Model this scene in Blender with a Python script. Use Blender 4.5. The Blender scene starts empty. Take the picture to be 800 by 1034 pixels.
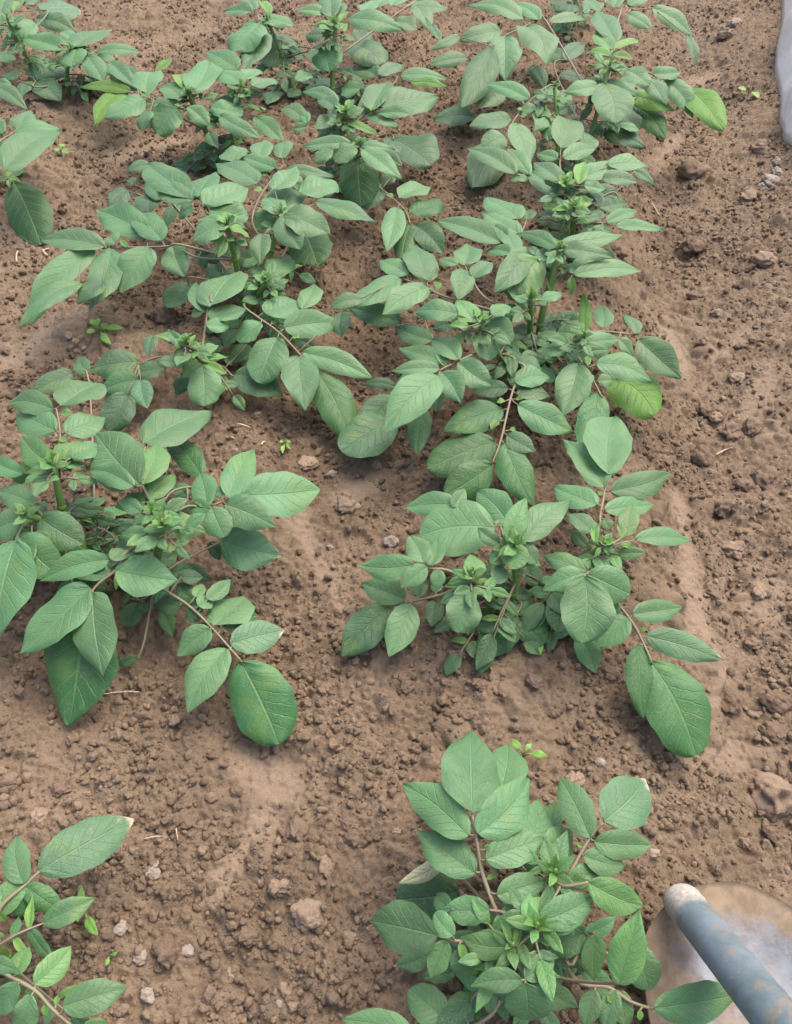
import bpy, math, random, re
import numpy as np
from mathutils import Vector, Matrix

# ---------------------------------------------------------------- camera, sky, sun, exposure
C = bpy.context.scene.collection
SC = bpy.context.scene
PW, PH, F = 800.0, 1034.0, 850.0
CAM_H = 1.0
PITCH = math.atan(983 / F)
YAW = math.atan(183 / math.hypot(F, 983))
cam_d = bpy.data.cameras.new("camera")
cam_d.sensor_fit = 'VERTICAL'
cam_d.sensor_height = 24.0
cam_d.lens = 24.0 * F / PH
cam_d.clip_start = 0.02
cam_d.clip_end = 300
cam = bpy.data.objects.new("camera", cam_d)
cam.location = (0, 0, CAM_H)
cam.rotation_euler = (math.pi / 2 - PITCH, 0, YAW)
C.objects.link(cam)
SC.camera = cam

SUN_EL, SUN_AZ = math.radians(64), math.radians(38)     # azimuth measured from +Y towards +X
world = bpy.data.worlds.new("World")
SC.world = world
world.use_nodes = True
wn = world.node_tree
sky = wn.nodes.new("ShaderNodeTexSky")
sky.sky_type = 'NISHITA'
sky.sun_disc = False
sky.sun_elevation = SUN_EL
sky.sun_rotation = SUN_AZ
sky.air_density = 1.0
sky.dust_density = 6.0
sky.ozone_density = 1.0
wn.links.new(sky.outputs[0], wn.nodes["Background"].inputs[0])
wn.nodes["Background"].inputs[1].default_value = 0.15
sun_d = bpy.data.lights.new("sun", 'SUN')
sun_d.energy = 0.85
sun_d.angle = math.radians(50)
sun_d.color = (1.0, 0.93, 0.82)
sun = bpy.data.objects.new("sun", sun_d)
sdir = Vector((math.cos(SUN_EL) * math.sin(SUN_AZ), math.cos(SUN_EL) * math.cos(SUN_AZ), math.sin(SUN_EL)))
sun.rotation_euler = sdir.to_track_quat('Z', 'Y').to_euler()
sun.location = sdir * 10
C.objects.link(sun)
SC.view_settings.view_transform = 'Standard'
SC.view_settings.look = 'None'
SC.view_settings.gamma = 1
SC.view_settings.use_curve_mapping = False
SC.view_settings.exposure = 1.3

# ---------------------------------------------------------------- measuring helpers
RC = np.array(Matrix(cam.rotation_euler.to_matrix()))
def P(px, py, z):
    """the world point of height z seen at photograph position (px, py)"""
    d = RC @ np.array([(px - PW / 2) / F, -(py - PH / 2) / F, -1.0])
    return np.array([0, 0, CAM_H]) + d * ((z - CAM_H) / d[2])
def pix(p):
    q = RC.T @ (np.asarray(p, float) - np.array([0, 0, CAM_H]))
    return np.array([PW / 2 + F * q[0] / -q[2], PH / 2 - F * q[1] / -q[2]])

rnd = random.Random(11)
rng = np.random.default_rng(5)

# ---------------------------------------------------------------- node helpers
def mat(name):
    m = bpy.data.materials.new(name)
    m.use_nodes = True
    nt = m.node_tree
    return m, nt, nt.nodes["Principled BSDF"]
class N:
    """short hand for building node trees"""
    def __init__(s, nt): s.nt = nt
    def n(s, t, **kw):
        x = s.nt.nodes.new(t)
        for k, v in kw.items(): setattr(x, k, v)
        return x
    def link(s, a, b):
        if isinstance(a, (int, float)): b.default_value = a
        elif isinstance(a, tuple): b.default_value = a if len(a) == 4 else a + (1,)
        else: s.nt.links.new(a, b)
    def m(s, op, a, b=0.0, c=0.0, clamp=False):
        x = s.n("ShaderNodeMath", operation=op, use_clamp=clamp)
        s.link(a, x.inputs[0]); s.link(b, x.inputs[1]); s.link(c, x.inputs[2])
        return x.outputs[0]
    def mix(s, f, a, b, blend='MIX'):
        x = s.n("ShaderNodeMix", data_type='RGBA', blend_type=blend)
        s.link(f, x.inputs[0]); s.link(a, x.inputs[6]); s.link(b, x.inputs[7])
        return x.outputs[2]
    def noise(s, vec, scale, detail=3.0, rough=0.55):
        x = s.n("ShaderNodeTexNoise")
        if vec is not None: s.link(vec, x.inputs["Vector"])
        x.inputs["Scale"].default_value = scale
        x.inputs["Detail"].default_value = detail
        x.inputs["Roughness"].default_value = rough
        return x.outputs["Fac"]
    def ramp(s, v, lo, hi):
        x = s.n("ShaderNodeMapRange", clamp=True, interpolation_type='SMOOTHSTEP')
        s.link(v, x.inputs[0]); x.inputs[1].default_value = lo; x.inputs[2].default_value = hi
        return x.outputs[0]
    def bump(s, h, strength, dist, prev=None):
        x = s.n("ShaderNodeBump")
        x.inputs["Strength"].default_value = strength
        x.inputs["Distance"].default_value = dist
        s.link(h, x.inputs["Height"])
        if prev is not None: s.link(prev, x.inputs["Normal"])
        return x.outputs[0]

# ---------------------------------------------------------------- materials
def soil_material(name, a, b, dry, tintvar=0.25):
    m, nt, bs = mat(name); k = N(nt)
    co = k.n("ShaderNodeNewGeometry").outputs["Position"]
    big = k.noise(co, 5.0, 4, .6)
    mid = k.noise(co, 45.0, 5, .65)
    fine = k.noise(co, 420.0, 4, .7)
    c = k.mix(k.ramp(k.m('ADD', k.m('MULTIPLY', big, .55), k.m('MULTIPLY', mid, .45)), .36, .64), a, b)
    at = k.n("ShaderNodeAttribute", attribute_name="dry").outputs["Fac"]
    c = k.mix(k.m('MULTIPLY', at, k.m('ADD', .55, k.m('MULTIPLY', mid, .5)), clamp=True), c, dry)
    ti = k.n("ShaderNodeAttribute", attribute_name="tint").outputs["Fac"]
    v = k.m('ADD', k.m('ADD', 1.0 - tintvar, k.m('MULTIPLY', fine, 2 * tintvar)), k.m('MULTIPLY', ti, .45))
    hs = k.n("ShaderNodeHueSaturation")
    k.link(c, hs.inputs["Color"]); k.link(v, hs.inputs["Value"])
    speck = k.ramp(k.noise(co, 160.0, 2, .5), .70, .76)
    c = k.mix(k.m('MULTIPLY', speck, .35), hs.outputs[0], (.30, .23, .17))
    k.link(c, bs.inputs["Base Color"])
    bs.inputs["Roughness"].default_value = .93
    bs.inputs["Specular IOR Level"].default_value = .18
    b0 = k.bump(k.noise(co, 170.0, 3, .6), .55, .0045)
    b1 = k.bump(fine, .9, .0028, b0)
    b2 = k.bump(k.noise(co, 1100.0, 3, .7), .6, .0010, b1)
    k.link(b2, bs.inputs["Normal"])
    return m
M_SOIL = soil_material("soil", (.126, .087, .056), (.207, .149, .099), (.272, .202, .142))
M_CLOD = soil_material("soil_clod", (.160, .110, .076), (.22, .155, .108), (.25, .18, .125))
M_TAN = soil_material("tan_clod", (.235, .168, .118), (.31, .228, .165), (.28, .21, .15))
M_PALE = soil_material("pale_pebble", (.27, .215, .17), (.36, .30, .25), (.45, .38, .33), .15)

def leaf_material(name, col, vein, trans, bumpk=1.0, rough=.50, spec=.46, spots=0, sheen=.05, veinmix=.55):
    m, nt, bs = mat(name); k = N(nt)
    uv = k.n("ShaderNodeUVMap", uv_map="UVMap").outputs[0]
    sp = k.n("ShaderNodeSeparateXYZ"); k.link(uv, sp.inputs[0])
    u, v = sp.outputs[0], k.m('ABSOLUTE', k.m('SUBTRACT', k.m('MULTIPLY', sp.outputs[1], 2.0), 1.0))
    pos = k.n("ShaderNodeNewGeometry").outputs["Position"]
    oi = k.n("ShaderNodeObjectInfo").outputs["Random"]
    wob = k.m('MULTIPLY', k.m('SUBTRACT', k.noise(pos, 90.0, 2), .5), .35)
    ph = k.m('ADD', k.m('SUBTRACT', k.m('MULTIPLY', u, 7.5), k.m('MULTIPLY', k.m('POWER', v, .85), 1.9)), k.m('ADD', wob, oi))
    tri = k.m('ABSOLUTE', k.m('SUBTRACT', k.m('FRACT', ph), .5))              # 0 on a side vein
    side = k.m('MULTIPLY', k.m('SUBTRACT', 1.0, k.ramp(tri, .02, .085)), k.m('SUBTRACT', 1.0, k.ramp(v, .55, 1.0)))
    midr = k.m('SUBTRACT', 1.0, k.ramp(v, .012, .06))
    net = k.n("ShaderNodeTexVoronoi", feature='DISTANCE_TO_EDGE'); k.link(pos, net.inputs["Vector"])
    net.inputs["Scale"].default_value = 190.0
    nete = k.m('SUBTRACT', 1.0, k.ramp(net.outputs["Distance"], .0, .12))
    veins = k.m('MAXIMUM', midr, k.m('MULTIPLY', side, .8))
    blot = k.noise(pos, 38.0, 4, .6)
    hs = k.n("ShaderNodeHueSaturation"); k.link(col, hs.inputs["Color"])
    k.link(k.m('ADD', .478, k.m('MULTIPLY', oi, .036)), hs.inputs["Hue"])
    k.link(k.m('ADD', .55, k.m('ADD', k.m('MULTIPLY', k.m('FRACT', k.m('MULTIPLY', oi, 7.31)), .42), k.m('MULTIPLY', blot, .48))), hs.inputs["Value"])
    c = k.mix(k.m('MULTIPLY', k.m('MAXIMUM', veins, k.m('MULTIPLY', nete, .10)), veinmix), hs.outputs[0], vein)
    if spots:
        f = k.m('ADD', k.m('MULTIPLY', u, .95), k.m('MULTIPLY', v, .08))
        f = k.ramp(k.m('ADD', f, k.m('MULTIPLY', k.noise(pos, 45.0, 4), .45)), 1.10, 1.22)
        c = k.mix(f, c, (.42, .36, .27))
    dirt = k.ramp(k.m('ADD', k.noise(pos, 300.0, 2, .5), k.m('MULTIPLY', k.noise(pos, 30.0, 2), .35)), .80, .88)
    c = k.mix(k.m('MULTIPLY', dirt, .5), c, (.20, .15, .09))
    yel = k.ramp(k.m('ADD', k.noise(pos, 22.0, 3, .6), k.m('MULTIPLY', oi, .25)), .70, .85)
    c = k.mix(k.m('MULTIPLY', yel, .35), c, (.13, .21, .045))
    k.link(c, bs.inputs["Base Color"])
    bs.inputs["Roughness"].default_value = rough
    bs.inputs["Specular IOR Level"].default_value = spec
    bs.inputs["Sheen Weight"].default_value = sheen
    bs.inputs["Sheen Roughness"].default_value = .4
    bs.inputs["Sheen Tint"].default_value = (.8, 1, .9, 1)
    h = k.m('SUBTRACT', k.m('MULTIPLY', k.noise(pos, 260.0, 3, .6), .5), k.m('ADD', k.m('MULTIPLY', veins, .9), k.m('MULTIPLY', nete, .18)))
    k.link(k.bump(h, .62 * bumpk, .0015), bs.inputs["Normal"])
    tr = k.n("ShaderNodeBsdfTranslucent")
    k.link(k.mix(.5, c, (.20, .42, .06)), tr.inputs["Color"])
    mx = k.n("ShaderNodeMixShader"); mx.inputs[0].default_value = trans
    nt.links.new(bs.outputs[0], mx.inputs[1]); nt.links.new(tr.outputs[0], mx.inputs[2])
    nt.links.new(mx.outputs[0], nt.nodes["Material Output"].inputs[0])
    return m
LEAF = {
 'm': leaf_material("mature_leaf", (.080, .185, .074), (.135, .255, .12), .17),
 'y': leaf_material("young_leaf", (.094, .212, .068), (.165, .30, .11), .19),
 't': leaf_material("shoot_leaf", (.112, .248, .056), (.18, .33, .085), .22),
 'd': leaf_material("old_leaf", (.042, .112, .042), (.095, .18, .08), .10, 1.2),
 'v': leaf_material("veined_shaded_leaf", (.038, .118, .036), (.12, .24, .09), .12, 1.1, .46, .36, sheen=.05, veinmix=.6),  # strong veins; base darkened to paint the missing sky sheen of drooping leaves
 's': leaf_material("scorched_leaf", (.074, .170, .076), (.19, .29, .17), .10, 1.2, spots=1),
 'g': leaf_material("turned_leaf", (.095, .225, .032), (.22, .36, .09), .26, 1.5, .5, .4),
 'p': leaf_material("withered_leaf", (.50, .46, .30), (.55, .50, .33), .15, 1.5, .6, .3),
}
def plain(name, a, b, scale, rough=.6, bumps=.2):
    m, nt, bs = mat(name); k = N(nt)
    pos = k.n("ShaderNodeNewGeometry").outputs["Position"]
    n = k.noise(pos, scale, 4, .6)
    k.link(k.mix(k.ramp(n, .35, .65), a, b), bs.inputs["Base Color"])
    bs.inputs["Roughness"].default_value = rough
    k.link(k.bump(n, bumps, .001), bs.inputs["Normal"])
    return m
M_STALK = plain("leaf_stalk", (.205, .145, .105), (.16, .165, .085), 45)
M_STEM = plain("plant_stem", (.10, .21, .04), (.13, .19, .05), 45)
M_STRAW = plain("straw", (.36, .27, .18), (.45, .36, .25), 200)
M_WEED = plain("weed_leaf", (.11, .26, .04), (.16, .30, .05), 200)

# ---------------------------------------------------------------- object helpers
def tag(o, label=None, cat=None, group=None, kind=None):
    for k_, v_ in (("label", label), ("category", cat), ("group", group), ("kind", kind)):
        if v_: o[k_] = v_
    return o
def empty(name, loc):
    o = bpy.data.objects.new(name, None)
    o.location = loc
    o.empty_display_size = .02
    C.objects.link(o)
    return o
def mesh_obj(name, verts, faces, material, parent=None, loc=(0, 0, 0), uvs=None, smooth=True):
    me = bpy.data.meshes.new(name)
    me.from_pydata([tuple(map(float, v)) for v in verts], [], [tuple(f) for f in faces])
    if uvs is not None:
        ul = me.uv_layers.new(name="UVMap")
        li = np.empty(len(me.loops), dtype=np.int32); me.loops.foreach_get("vertex_index", li)
        ul.data.foreach_set("uv", np.asarray(uvs, np.float32)[li].ravel())
    me.polygons.foreach_set("use_smooth", [smooth] * len(me.polygons))
    me.materials.append(material)
    o = bpy.data.objects.new(name, me)
    o.location = loc
    if parent is not None: o.parent = parent
    C.objects.link(o)
    return o
def tube(pts, r0, r1, ns=7, cap=True):
    """tapered tube along a polyline -> verts, faces"""
    pts = [np.asarray(p, float) for p in pts]
    V, Fc = [], []
    n = len(pts)
    up = np.array([.3, .2, 1.0])
    for i, p in enumerate(pts):
        t = pts[min(i + 1, n - 1)] - pts[max(i - 1, 0)]
        t = t / (np.linalg.norm(t) + 1e-9)
        a = np.cross(t, up)
        if np.linalg.norm(a) < 1e-3: a = np.cross(t, [1, 0, 0])
        a /= np.linalg.norm(a); b = np.cross(t, a)
        r = r0 + (r1 - r0) * i / max(n - 1, 1)
        for k_ in range(ns):
            w = 2 * math.pi * k_ / ns
            V.append(p + r * (math.cos(w) * a + math.sin(w) * b))
    for i in range(n - 1):
        for k_ in range(ns):
            j = (k_ + 1) % ns
            Fc.append((i * ns + k_, i * ns + j, (i + 1) * ns + j, (i + 1) * ns + k_))
    if cap:
        Fc.append(tuple(range(ns))[::-1]); Fc.append(tuple((n - 1) * ns + k_ for k_ in range(ns)))
    return V, Fc
def smooth_path(pts, m=4):
    """Catmull-Rom through the points"""
    pts = [np.asarray(p, float) for p in pts]
    if len(pts) < 3: 
        return [pts[0] + (pts[-1] - pts[0]) * t for t in np.linspace(0, 1, m + 1)] if len(pts) == 2 else pts
    out = []
    for i in range(len(pts) - 1):
        p0, p1, p2, p3 = pts[max(i - 1, 0)], pts[i], pts[i + 1], pts[min(i + 2, len(pts) - 1)]
        for k_ in range(m):
            t = k_ / m
            out.append(.5 * (2 * p1 + (p2 - p0) * t + (2 * p0 - 5 * p1 + 4 * p2 - p3) * t * t + (3 * p1 - p0 - 3 * p2 + p3) * t ** 3))
    out.append(pts[-1])
    return out

# ---------------------------------------------------------------- the ground: ridges, furrow, crumbs
def vnoise(x, y, scale, seed):
    """smooth value noise on arrays, about -1..1"""
    r = np.random.default_rng(seed).uniform(-1, 1, (256, 256))
    X, Y = x / scale, y / scale
    xi, yi = np.floor(X).astype(int), np.floor(Y).astype(int)
    fx, fy = X - xi, Y - yi
    fx = fx * fx * (3 - 2 * fx); fy = fy * fy * (3 - 2 * fy)
    a, b = r[xi & 255, yi & 255], r[(xi + 1) & 255, yi & 255]
    c, d = r[xi & 255, (yi + 1) & 255], r[(xi + 1) & 255, (yi + 1) & 255]
    return (a * (1 - fx) + b * fx) * (1 - fy) + (c * (1 - fx) + d * fx) * fy
XA = P(540, 540, 0)[0]
XB = P(85, 540, 0)[0]
XF = P(728, 540, -.06)[0]
XC = XB - .66
def profile(x, y):
    px_ = np.array([-80, XC - .3, XC, (XC + XB) / 2, XB, XB + .1, (XA + XB) / 2 - .02, XA - .1, XA + .02, XA + .12, XF, XF + .12, XF + .3, XF + .6, 80.])
    pz_ = np.array([-.02, -.03, 0, -.022, 0, -.003, -.042, -.004, 0, -.016, -.115, -.10, -.035, -.01, -.02])
    wob = .025 * vnoise(x, y, .45, 3)
    a = np.interp(x + wob, px_, pz_)
    b = (np.interp(x + wob - .03, px_, pz_) + np.interp(x + wob + .03, px_, pz_)) / 2
    return .4 * a + .6 * b
def blobs(x, y, pts, r):
    """soft mask along a trail of photographed places"""
    out = np.zeros_like(x)
    w = [P(a, b, -.03)[:2] for a, b in pts]
    for p, q in zip(w[:-1], w[1:]):
        d = q - p; L2 = d @ d
        t = np.clip(((x - p[0]) * d[0] + (y - p[1]) * d[1]) / L2, 0, 1)
        dist = np.hypot(x - p[0] - t * d[0], y - p[1] - t * d[1]) + .012 * vnoise(x, y, .05, 21)
        out = np.maximum(out, np.clip(1.25 - dist / r, 0, 1))
    return out
TRAILS = [([(300, 520), (335, 590), (350, 640)], .022), ([(245, 765), (285, 790)], .024), ([(262, 830), (240, 860), (220, 905)], .020),
          ([(690, 480), (705, 545), (715, 600), (735, 640)], .022), ([(685, 300), (700, 345)], .032), ([(735, 330), (765, 310)], .02),
          ([(650, 70), (720, 60)], .045), ([(660, 150), (690, 110)], .03), ([(765, 390), (790, 350)], .03), ([(745, 650), (735, 690)], .02),
          ([(20, 370), (70, 330)], .05), ([(120, 160), (175, 145)], .05), ([(785, 590), (800, 560)], .03), ([(350, 500), (400, 480)], .03), ([(755, 740), (700, 760)], .02)]
def soil_smooth(x, y):
    s = np.zeros_like(x)
    for t, r in TRAILS: s = np.maximum(s, blobs(x, y, t, r))
    return s
def axis(lo, hi, d0, d1, far):
    a = [lo]
    while a[-1] < hi:
        t = (a[-1] - lo) / (hi - lo)
        a.append(a[-1] + d0 + (d1 - d0) * t)
    step, q = .02, a[-1]
    while q < far:
        step *= 1.5; q += step; a.append(q)
    step, q, pre = .02, lo, []
    while q > -far:
        step *= 1.5; q -= step; pre.append(q)
    return np.array(pre[::-1] + a)
gx = axis(-1.75, 1.10, .0022, .0022, 60)
gy = axis(.08, 3.6, .0019, .0058, 60)
GX, GY = np.meshgrid(gx, gy)
GS = soil_smooth(GX, GY)
GB = profile(GX, GY)
GZ = GB + .010 * vnoise(GX, GY, .16, 4) + .006 * vnoise(GX, GY, .07, 5) * (1 - .7 * GS) \
     + (1 - .9 * GS) * (.0035 * vnoise(GX, GY, .03, 6) + .0025 * vnoise(GX, GY, .013, 7) + .0014 * vnoise(GX, GY, .0065, 8)) + .0004 * vnoise(GX, GY, .006, 9)
FLAT = (np.abs(GX - .0) > 3) | (np.abs(GY - 1.7) > 3)
GZ[FLAT] = GB[FLAT]
# lumps and crumbs pressed into the surface
def stamp(n, r_lo, r_hi, power, sink, seed, x_lo=-1.8, x_hi=1.1):
    g = np.random.default_rng(seed)
    sx = g.uniform(x_lo, x_hi, n); sy = .07 + 3.2 * g.uniform(0, 1, n) ** 1.35
    clump = vnoise(sx, sy, .09, seed + 100)
    sm = soil_smooth(sx, sy)
    keep = (g.uniform(0, 1, n) < .55 + .55 * clump) & (g.uniform(0, 1, n) > sm * 1.15)
    sx, sy = sx[keep], sy[keep]
    rr = r_lo * (r_hi / r_lo) ** (g.uniform(0, 1, len(sx)) ** power)
    el = g.uniform(.7, 1.3, len(sx)); an = g.uniform(0, math.pi, len(sx)); hh = g.uniform(.45, .85, len(sx)); c3 = g.uniform(0, 6.28, len(sx))
    for x, y, r, e, a, h, c in zip(sx, sy, rr, el, an, hh, c3):
        i0, i1 = np.searchsorted(gx, [x - r * 1.4, x + r * 1.4]); j0, j1 = np.searchsorted(gy, [y - r * 1.4, y + r * 1.4])
        if i1 <= i0 or j1 <= j0: continue
        dx = GX[j0:j1, i0:i1] - x; dy = GY[j0:j1, i0:i1] - y
        ca, sa = math.cos(a), math.sin(a)
        u = (ca * dx + sa * dy) / (r * e); v = (-sa * dx + ca * dy) * e / r
        d2 = u * u + v * v
        th = np.arctan2(v, u)
        d2 = d2 * (1 + .28 * np.sin(3 * th + c) + .15 * np.sin(5 * th + 2 * c))
        b = GZ[j0:j1, i0:i1]
        zc = GB[min(j0 + (j1 - j0) // 2, len(gy) - 1), min(i0 + (i1 - i0) // 2, len(gx) - 1)] * .3 + b.mean() * .7
        top = zc + r * h * (np.sqrt(np.clip(1 - d2, 0, 1)) - sink)
        GZ[j0:j1, i0:i1] = np.where(d2 < 1, np.maximum(b, top), b)
def in_view(x, y, margin=160):
    q = np.stack([x, y, np.full_like(x, -CAM_H - .03)], -1) @ RC
    u = PW / 2 + F * q[..., 0] / -q[..., 2]; v = PH / 2 - F * q[..., 1] / -q[..., 2]
    return (u > -margin) & (u < PW + margin) & (v > -margin) & (v < PH + margin) & (q[..., 2] < -.05)
# the bed is made of crumbs: domes packed in jittered cells, three sizes, on the area in reach of the eye
IN = in_view(GX, GY, 260)
IX, IY, IS = GX[IN], GY[IN], GS[IN]
IZ = GZ[IN]
def crumb_layer(cell, fill, hmul, seed, thin):
    g = np.random.default_rng(seed)
    T = 512
    cx, cy = g.uniform(.1, .9, (T, T)), g.uniform(.1, .9, (T, T))
    cr, ch, cp = g.uniform(.30, .72, (T, T)), g.uniform(.45, 1.0, (T, T)), g.uniform(0, 1, (T, T))
    ca, cb = g.uniform(-.45, .45, (T, T)), g.uniform(-.45, .45, (T, T))
    clump = .5 + .5 * vnoise(IX, IY, cell * 5, seed + 1) + .3 * vnoise(IX, IY, .25, seed + 2)
    lim = np.clip(fill * (.45 + .8 * clump), 0, 1) * (1 - thin * np.clip(IS * 1.25, 0, 1))
    wx = IX + .16 * cell * vnoise(IX, IY, cell * .42, seed + 3); wy = IY + .16 * cell * vnoise(IX, IY, cell * .42, seed + 4)
    ux, uy = wx / cell, wy / cell
    bx, by = np.floor(ux).astype(int), np.floor(uy).astype(int)
    best = np.zeros_like(IX)
    for ox in (-1, 0, 1):
        for oy in (-1, 0, 1):
            i, j = (bx + ox) & (T - 1), (by + oy) & (T - 1)
            dx, dy = ux - (bx + ox) - cx[i, j], uy - (by + oy) - cy[i, j]
            d2 = (dx * dx * (1 + ca[i, j]) + dy * dy * (1 - ca[i, j]) + 2 * cb[i, j] * dx * dy) / cr[i, j] ** 2
            h = cr[i, j] * ch[i, j] * np.clip(1 - d2, 0, 1) ** .55 * (1 + 1.3 * (ca[i, j] * dx + cb[i, j] * dy) / cr[i, j]) * (cp[i, j] < lim)
            best = np.maximum(best, h)
    return best * cell * hmul
IZ += crumb_layer(.034, .22, .55, 61, .8)
IZ += crumb_layer(.016, .36, .58, 62, .75)
IZ += crumb_layer(.0088, .70, .62, 63, .6)
IZ += crumb_layer(.0055, .90, .95, 64, .55)
IZ += (1 - .6 * IS) * (.0016 * vnoise(IX, IY, .0046, 65) + .0012 * vnoise(IX, IY, .0031, 66))
GZ[IN] = IZ
stamp(1500, .009, .026, 2.2, .38, 31)
stamp(420, .012, .030, 1.6, .42, 35, XA + .16, XA + .55)
def ground(x, y):
    """height of the soil at a point (arrays allowed)"""
    x = np.asarray(x, float); y = np.asarray(y, float)
    i = np.clip(np.searchsorted(gx, x) - 1, 0, len(gx) - 2); j = np.clip(np.searchsorted(gy, y) - 1, 0, len(gy) - 2)
    fx = np.clip((x - gx[i]) / (gx[i + 1] - gx[i]), 0, 1); fy = np.clip((y - gy[j]) / (gy[j + 1] - gy[j]), 0, 1)
    return (GZ[j, i] * (1 - fx) + GZ[j, i + 1] * fx) * (1 - fy) + (GZ[j + 1, i] * (1 - fx) + GZ[j + 1, i + 1] * fx) * fy
def on_ground(px, py, lift=0.0):
    z = 0.0
    for _ in range(6):
        p = P(px, py, z); z = .5 * z + .5 * (float(ground(p[0], p[1])) + lift)
    return P(px, py, z)
def grid_mesh(name, X, Y, Z):
    ny, nx = X.shape
    me = bpy.data.meshes.new(name)
    nv, nf = nx * ny, (nx - 1) * (ny - 1)
    me.vertices.add(nv)
    me.vertices.foreach_set("co", np.stack([X, Y, Z], -1).astype(np.float32).ravel())
    i = np.arange(nv, dtype=np.int32).reshape(ny, nx)
    q = np.stack([i[:-1, :-1], i[:-1, 1:], i[1:, 1:], i[1:, :-1]], -1).reshape(-1)
    me.loops.add(nf * 4); me.loops.foreach_set("vertex_index", q)
    me.polygons.add(nf); me.polygons.foreach_set("loop_start", np.arange(nf, dtype=np.int32) * 4)
    me.polygons.foreach_set("use_smooth", np.ones(nf, bool))
    me.update(); me.validate()
    return me
gme = grid_mesh("ground", GX, GY, GZ)
right = np.clip((GX - XA - .12) / .25, 0, 1)
dry = np.clip(GS * .75 + .38 * right + .30 * np.clip(-(GX - XB - .02) / .2, 0, 1) + .3 * np.clip((1.0 - GY) / .35, 0, 1) * (1 - .8 * right) + .15 * vnoise(GX, GY, .2, 41), 0, 1)
gme.attributes.new("dry", 'FLOAT', 'POINT').data.foreach_set("value", dry.astype(np.float32).ravel())
gme.materials.append(M_SOIL)
go = bpy.data.objects.new("ground", gme); C.objects.link(go)
tag(go, "bare brown garden soil, ridged, with a furrow at the right", "soil", kind="structure")

# ---------------------------------------------------------------- crumbs and clods
def ico(sub):
    t = (1 + 5 ** .5) / 2
    v = [(-1, t, 0), (1, t, 0), (-1, -t, 0), (1, -t, 0), (0, -1, t), (0, 1, t), (0, -1, -t), (0, 1, -t), (t, 0, -1), (t, 0, 1), (-t, 0, -1), (-t, 0, 1)]
    f = [(0, 11, 5), (0, 5, 1), (0, 1, 7), (0, 7, 10), (0, 10, 11), (1, 5, 9), (5, 11, 4), (11, 10, 2), (10, 7, 6), (7, 1, 8), (3, 9, 4), (3, 4, 2), (3, 2, 6), (3, 6, 8), (3, 8, 9), (4, 9, 5), (2, 4, 11), (6, 2, 10), (8, 6, 7), (9, 8, 1)]
    v = [np.array(p) / np.linalg.norm(p) for p in v]
    for _ in range(sub):
        cache, nf = {}, []
        def midp(a, b):
            key = (min(a, b), max(a, b))
            if key not in cache:
                p = v[a] + v[b]; v.append(p / np.linalg.norm(p)); cache[key] = len(v) - 1
            return cache[key]
        for a, b, c in f:
            x, y, z = midp(a, b), midp(b, c), midp(c, a)
            nf += [(a, x, z), (b, y, x), (c, z, y), (x, y, z)]
        f = nf
    return np.array(v), np.array(f, dtype=np.int32)
def lump(sub, seed, rough=.22):
    v, f = ico(sub)
    g = np.random.default_rng(seed)
    out = v.copy()
    for _ in range(7):                                       # facets: shave the ball with planes
        d = g.normal(size=3); d /= np.linalg.norm(d); h = g.uniform(.62, .92)
        o = out @ d
        out -= np.outer(np.clip(o - h, 0, None) * .85, d)
    w = np.zeros(len(v))
    for s_, a_, n_ in ((2.0, rough * .5, 5), (4.5, rough * .36, 8), (9.0, rough * .30, 12), (16., rough * .22, 16)):
        for _ in range(n_):
            d = g.normal(size=3); d /= np.linalg.norm(d)
            w += a_ / n_ ** .5 * np.sin(v @ d * s_ * g.uniform(.8, 1.3) + g.uniform(0, 6.28))
    out *= (1 + w)[:, None]
    return out * np.array([1, g.uniform(.75, 1.0), g.uniform(.6, .85)]), f
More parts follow.
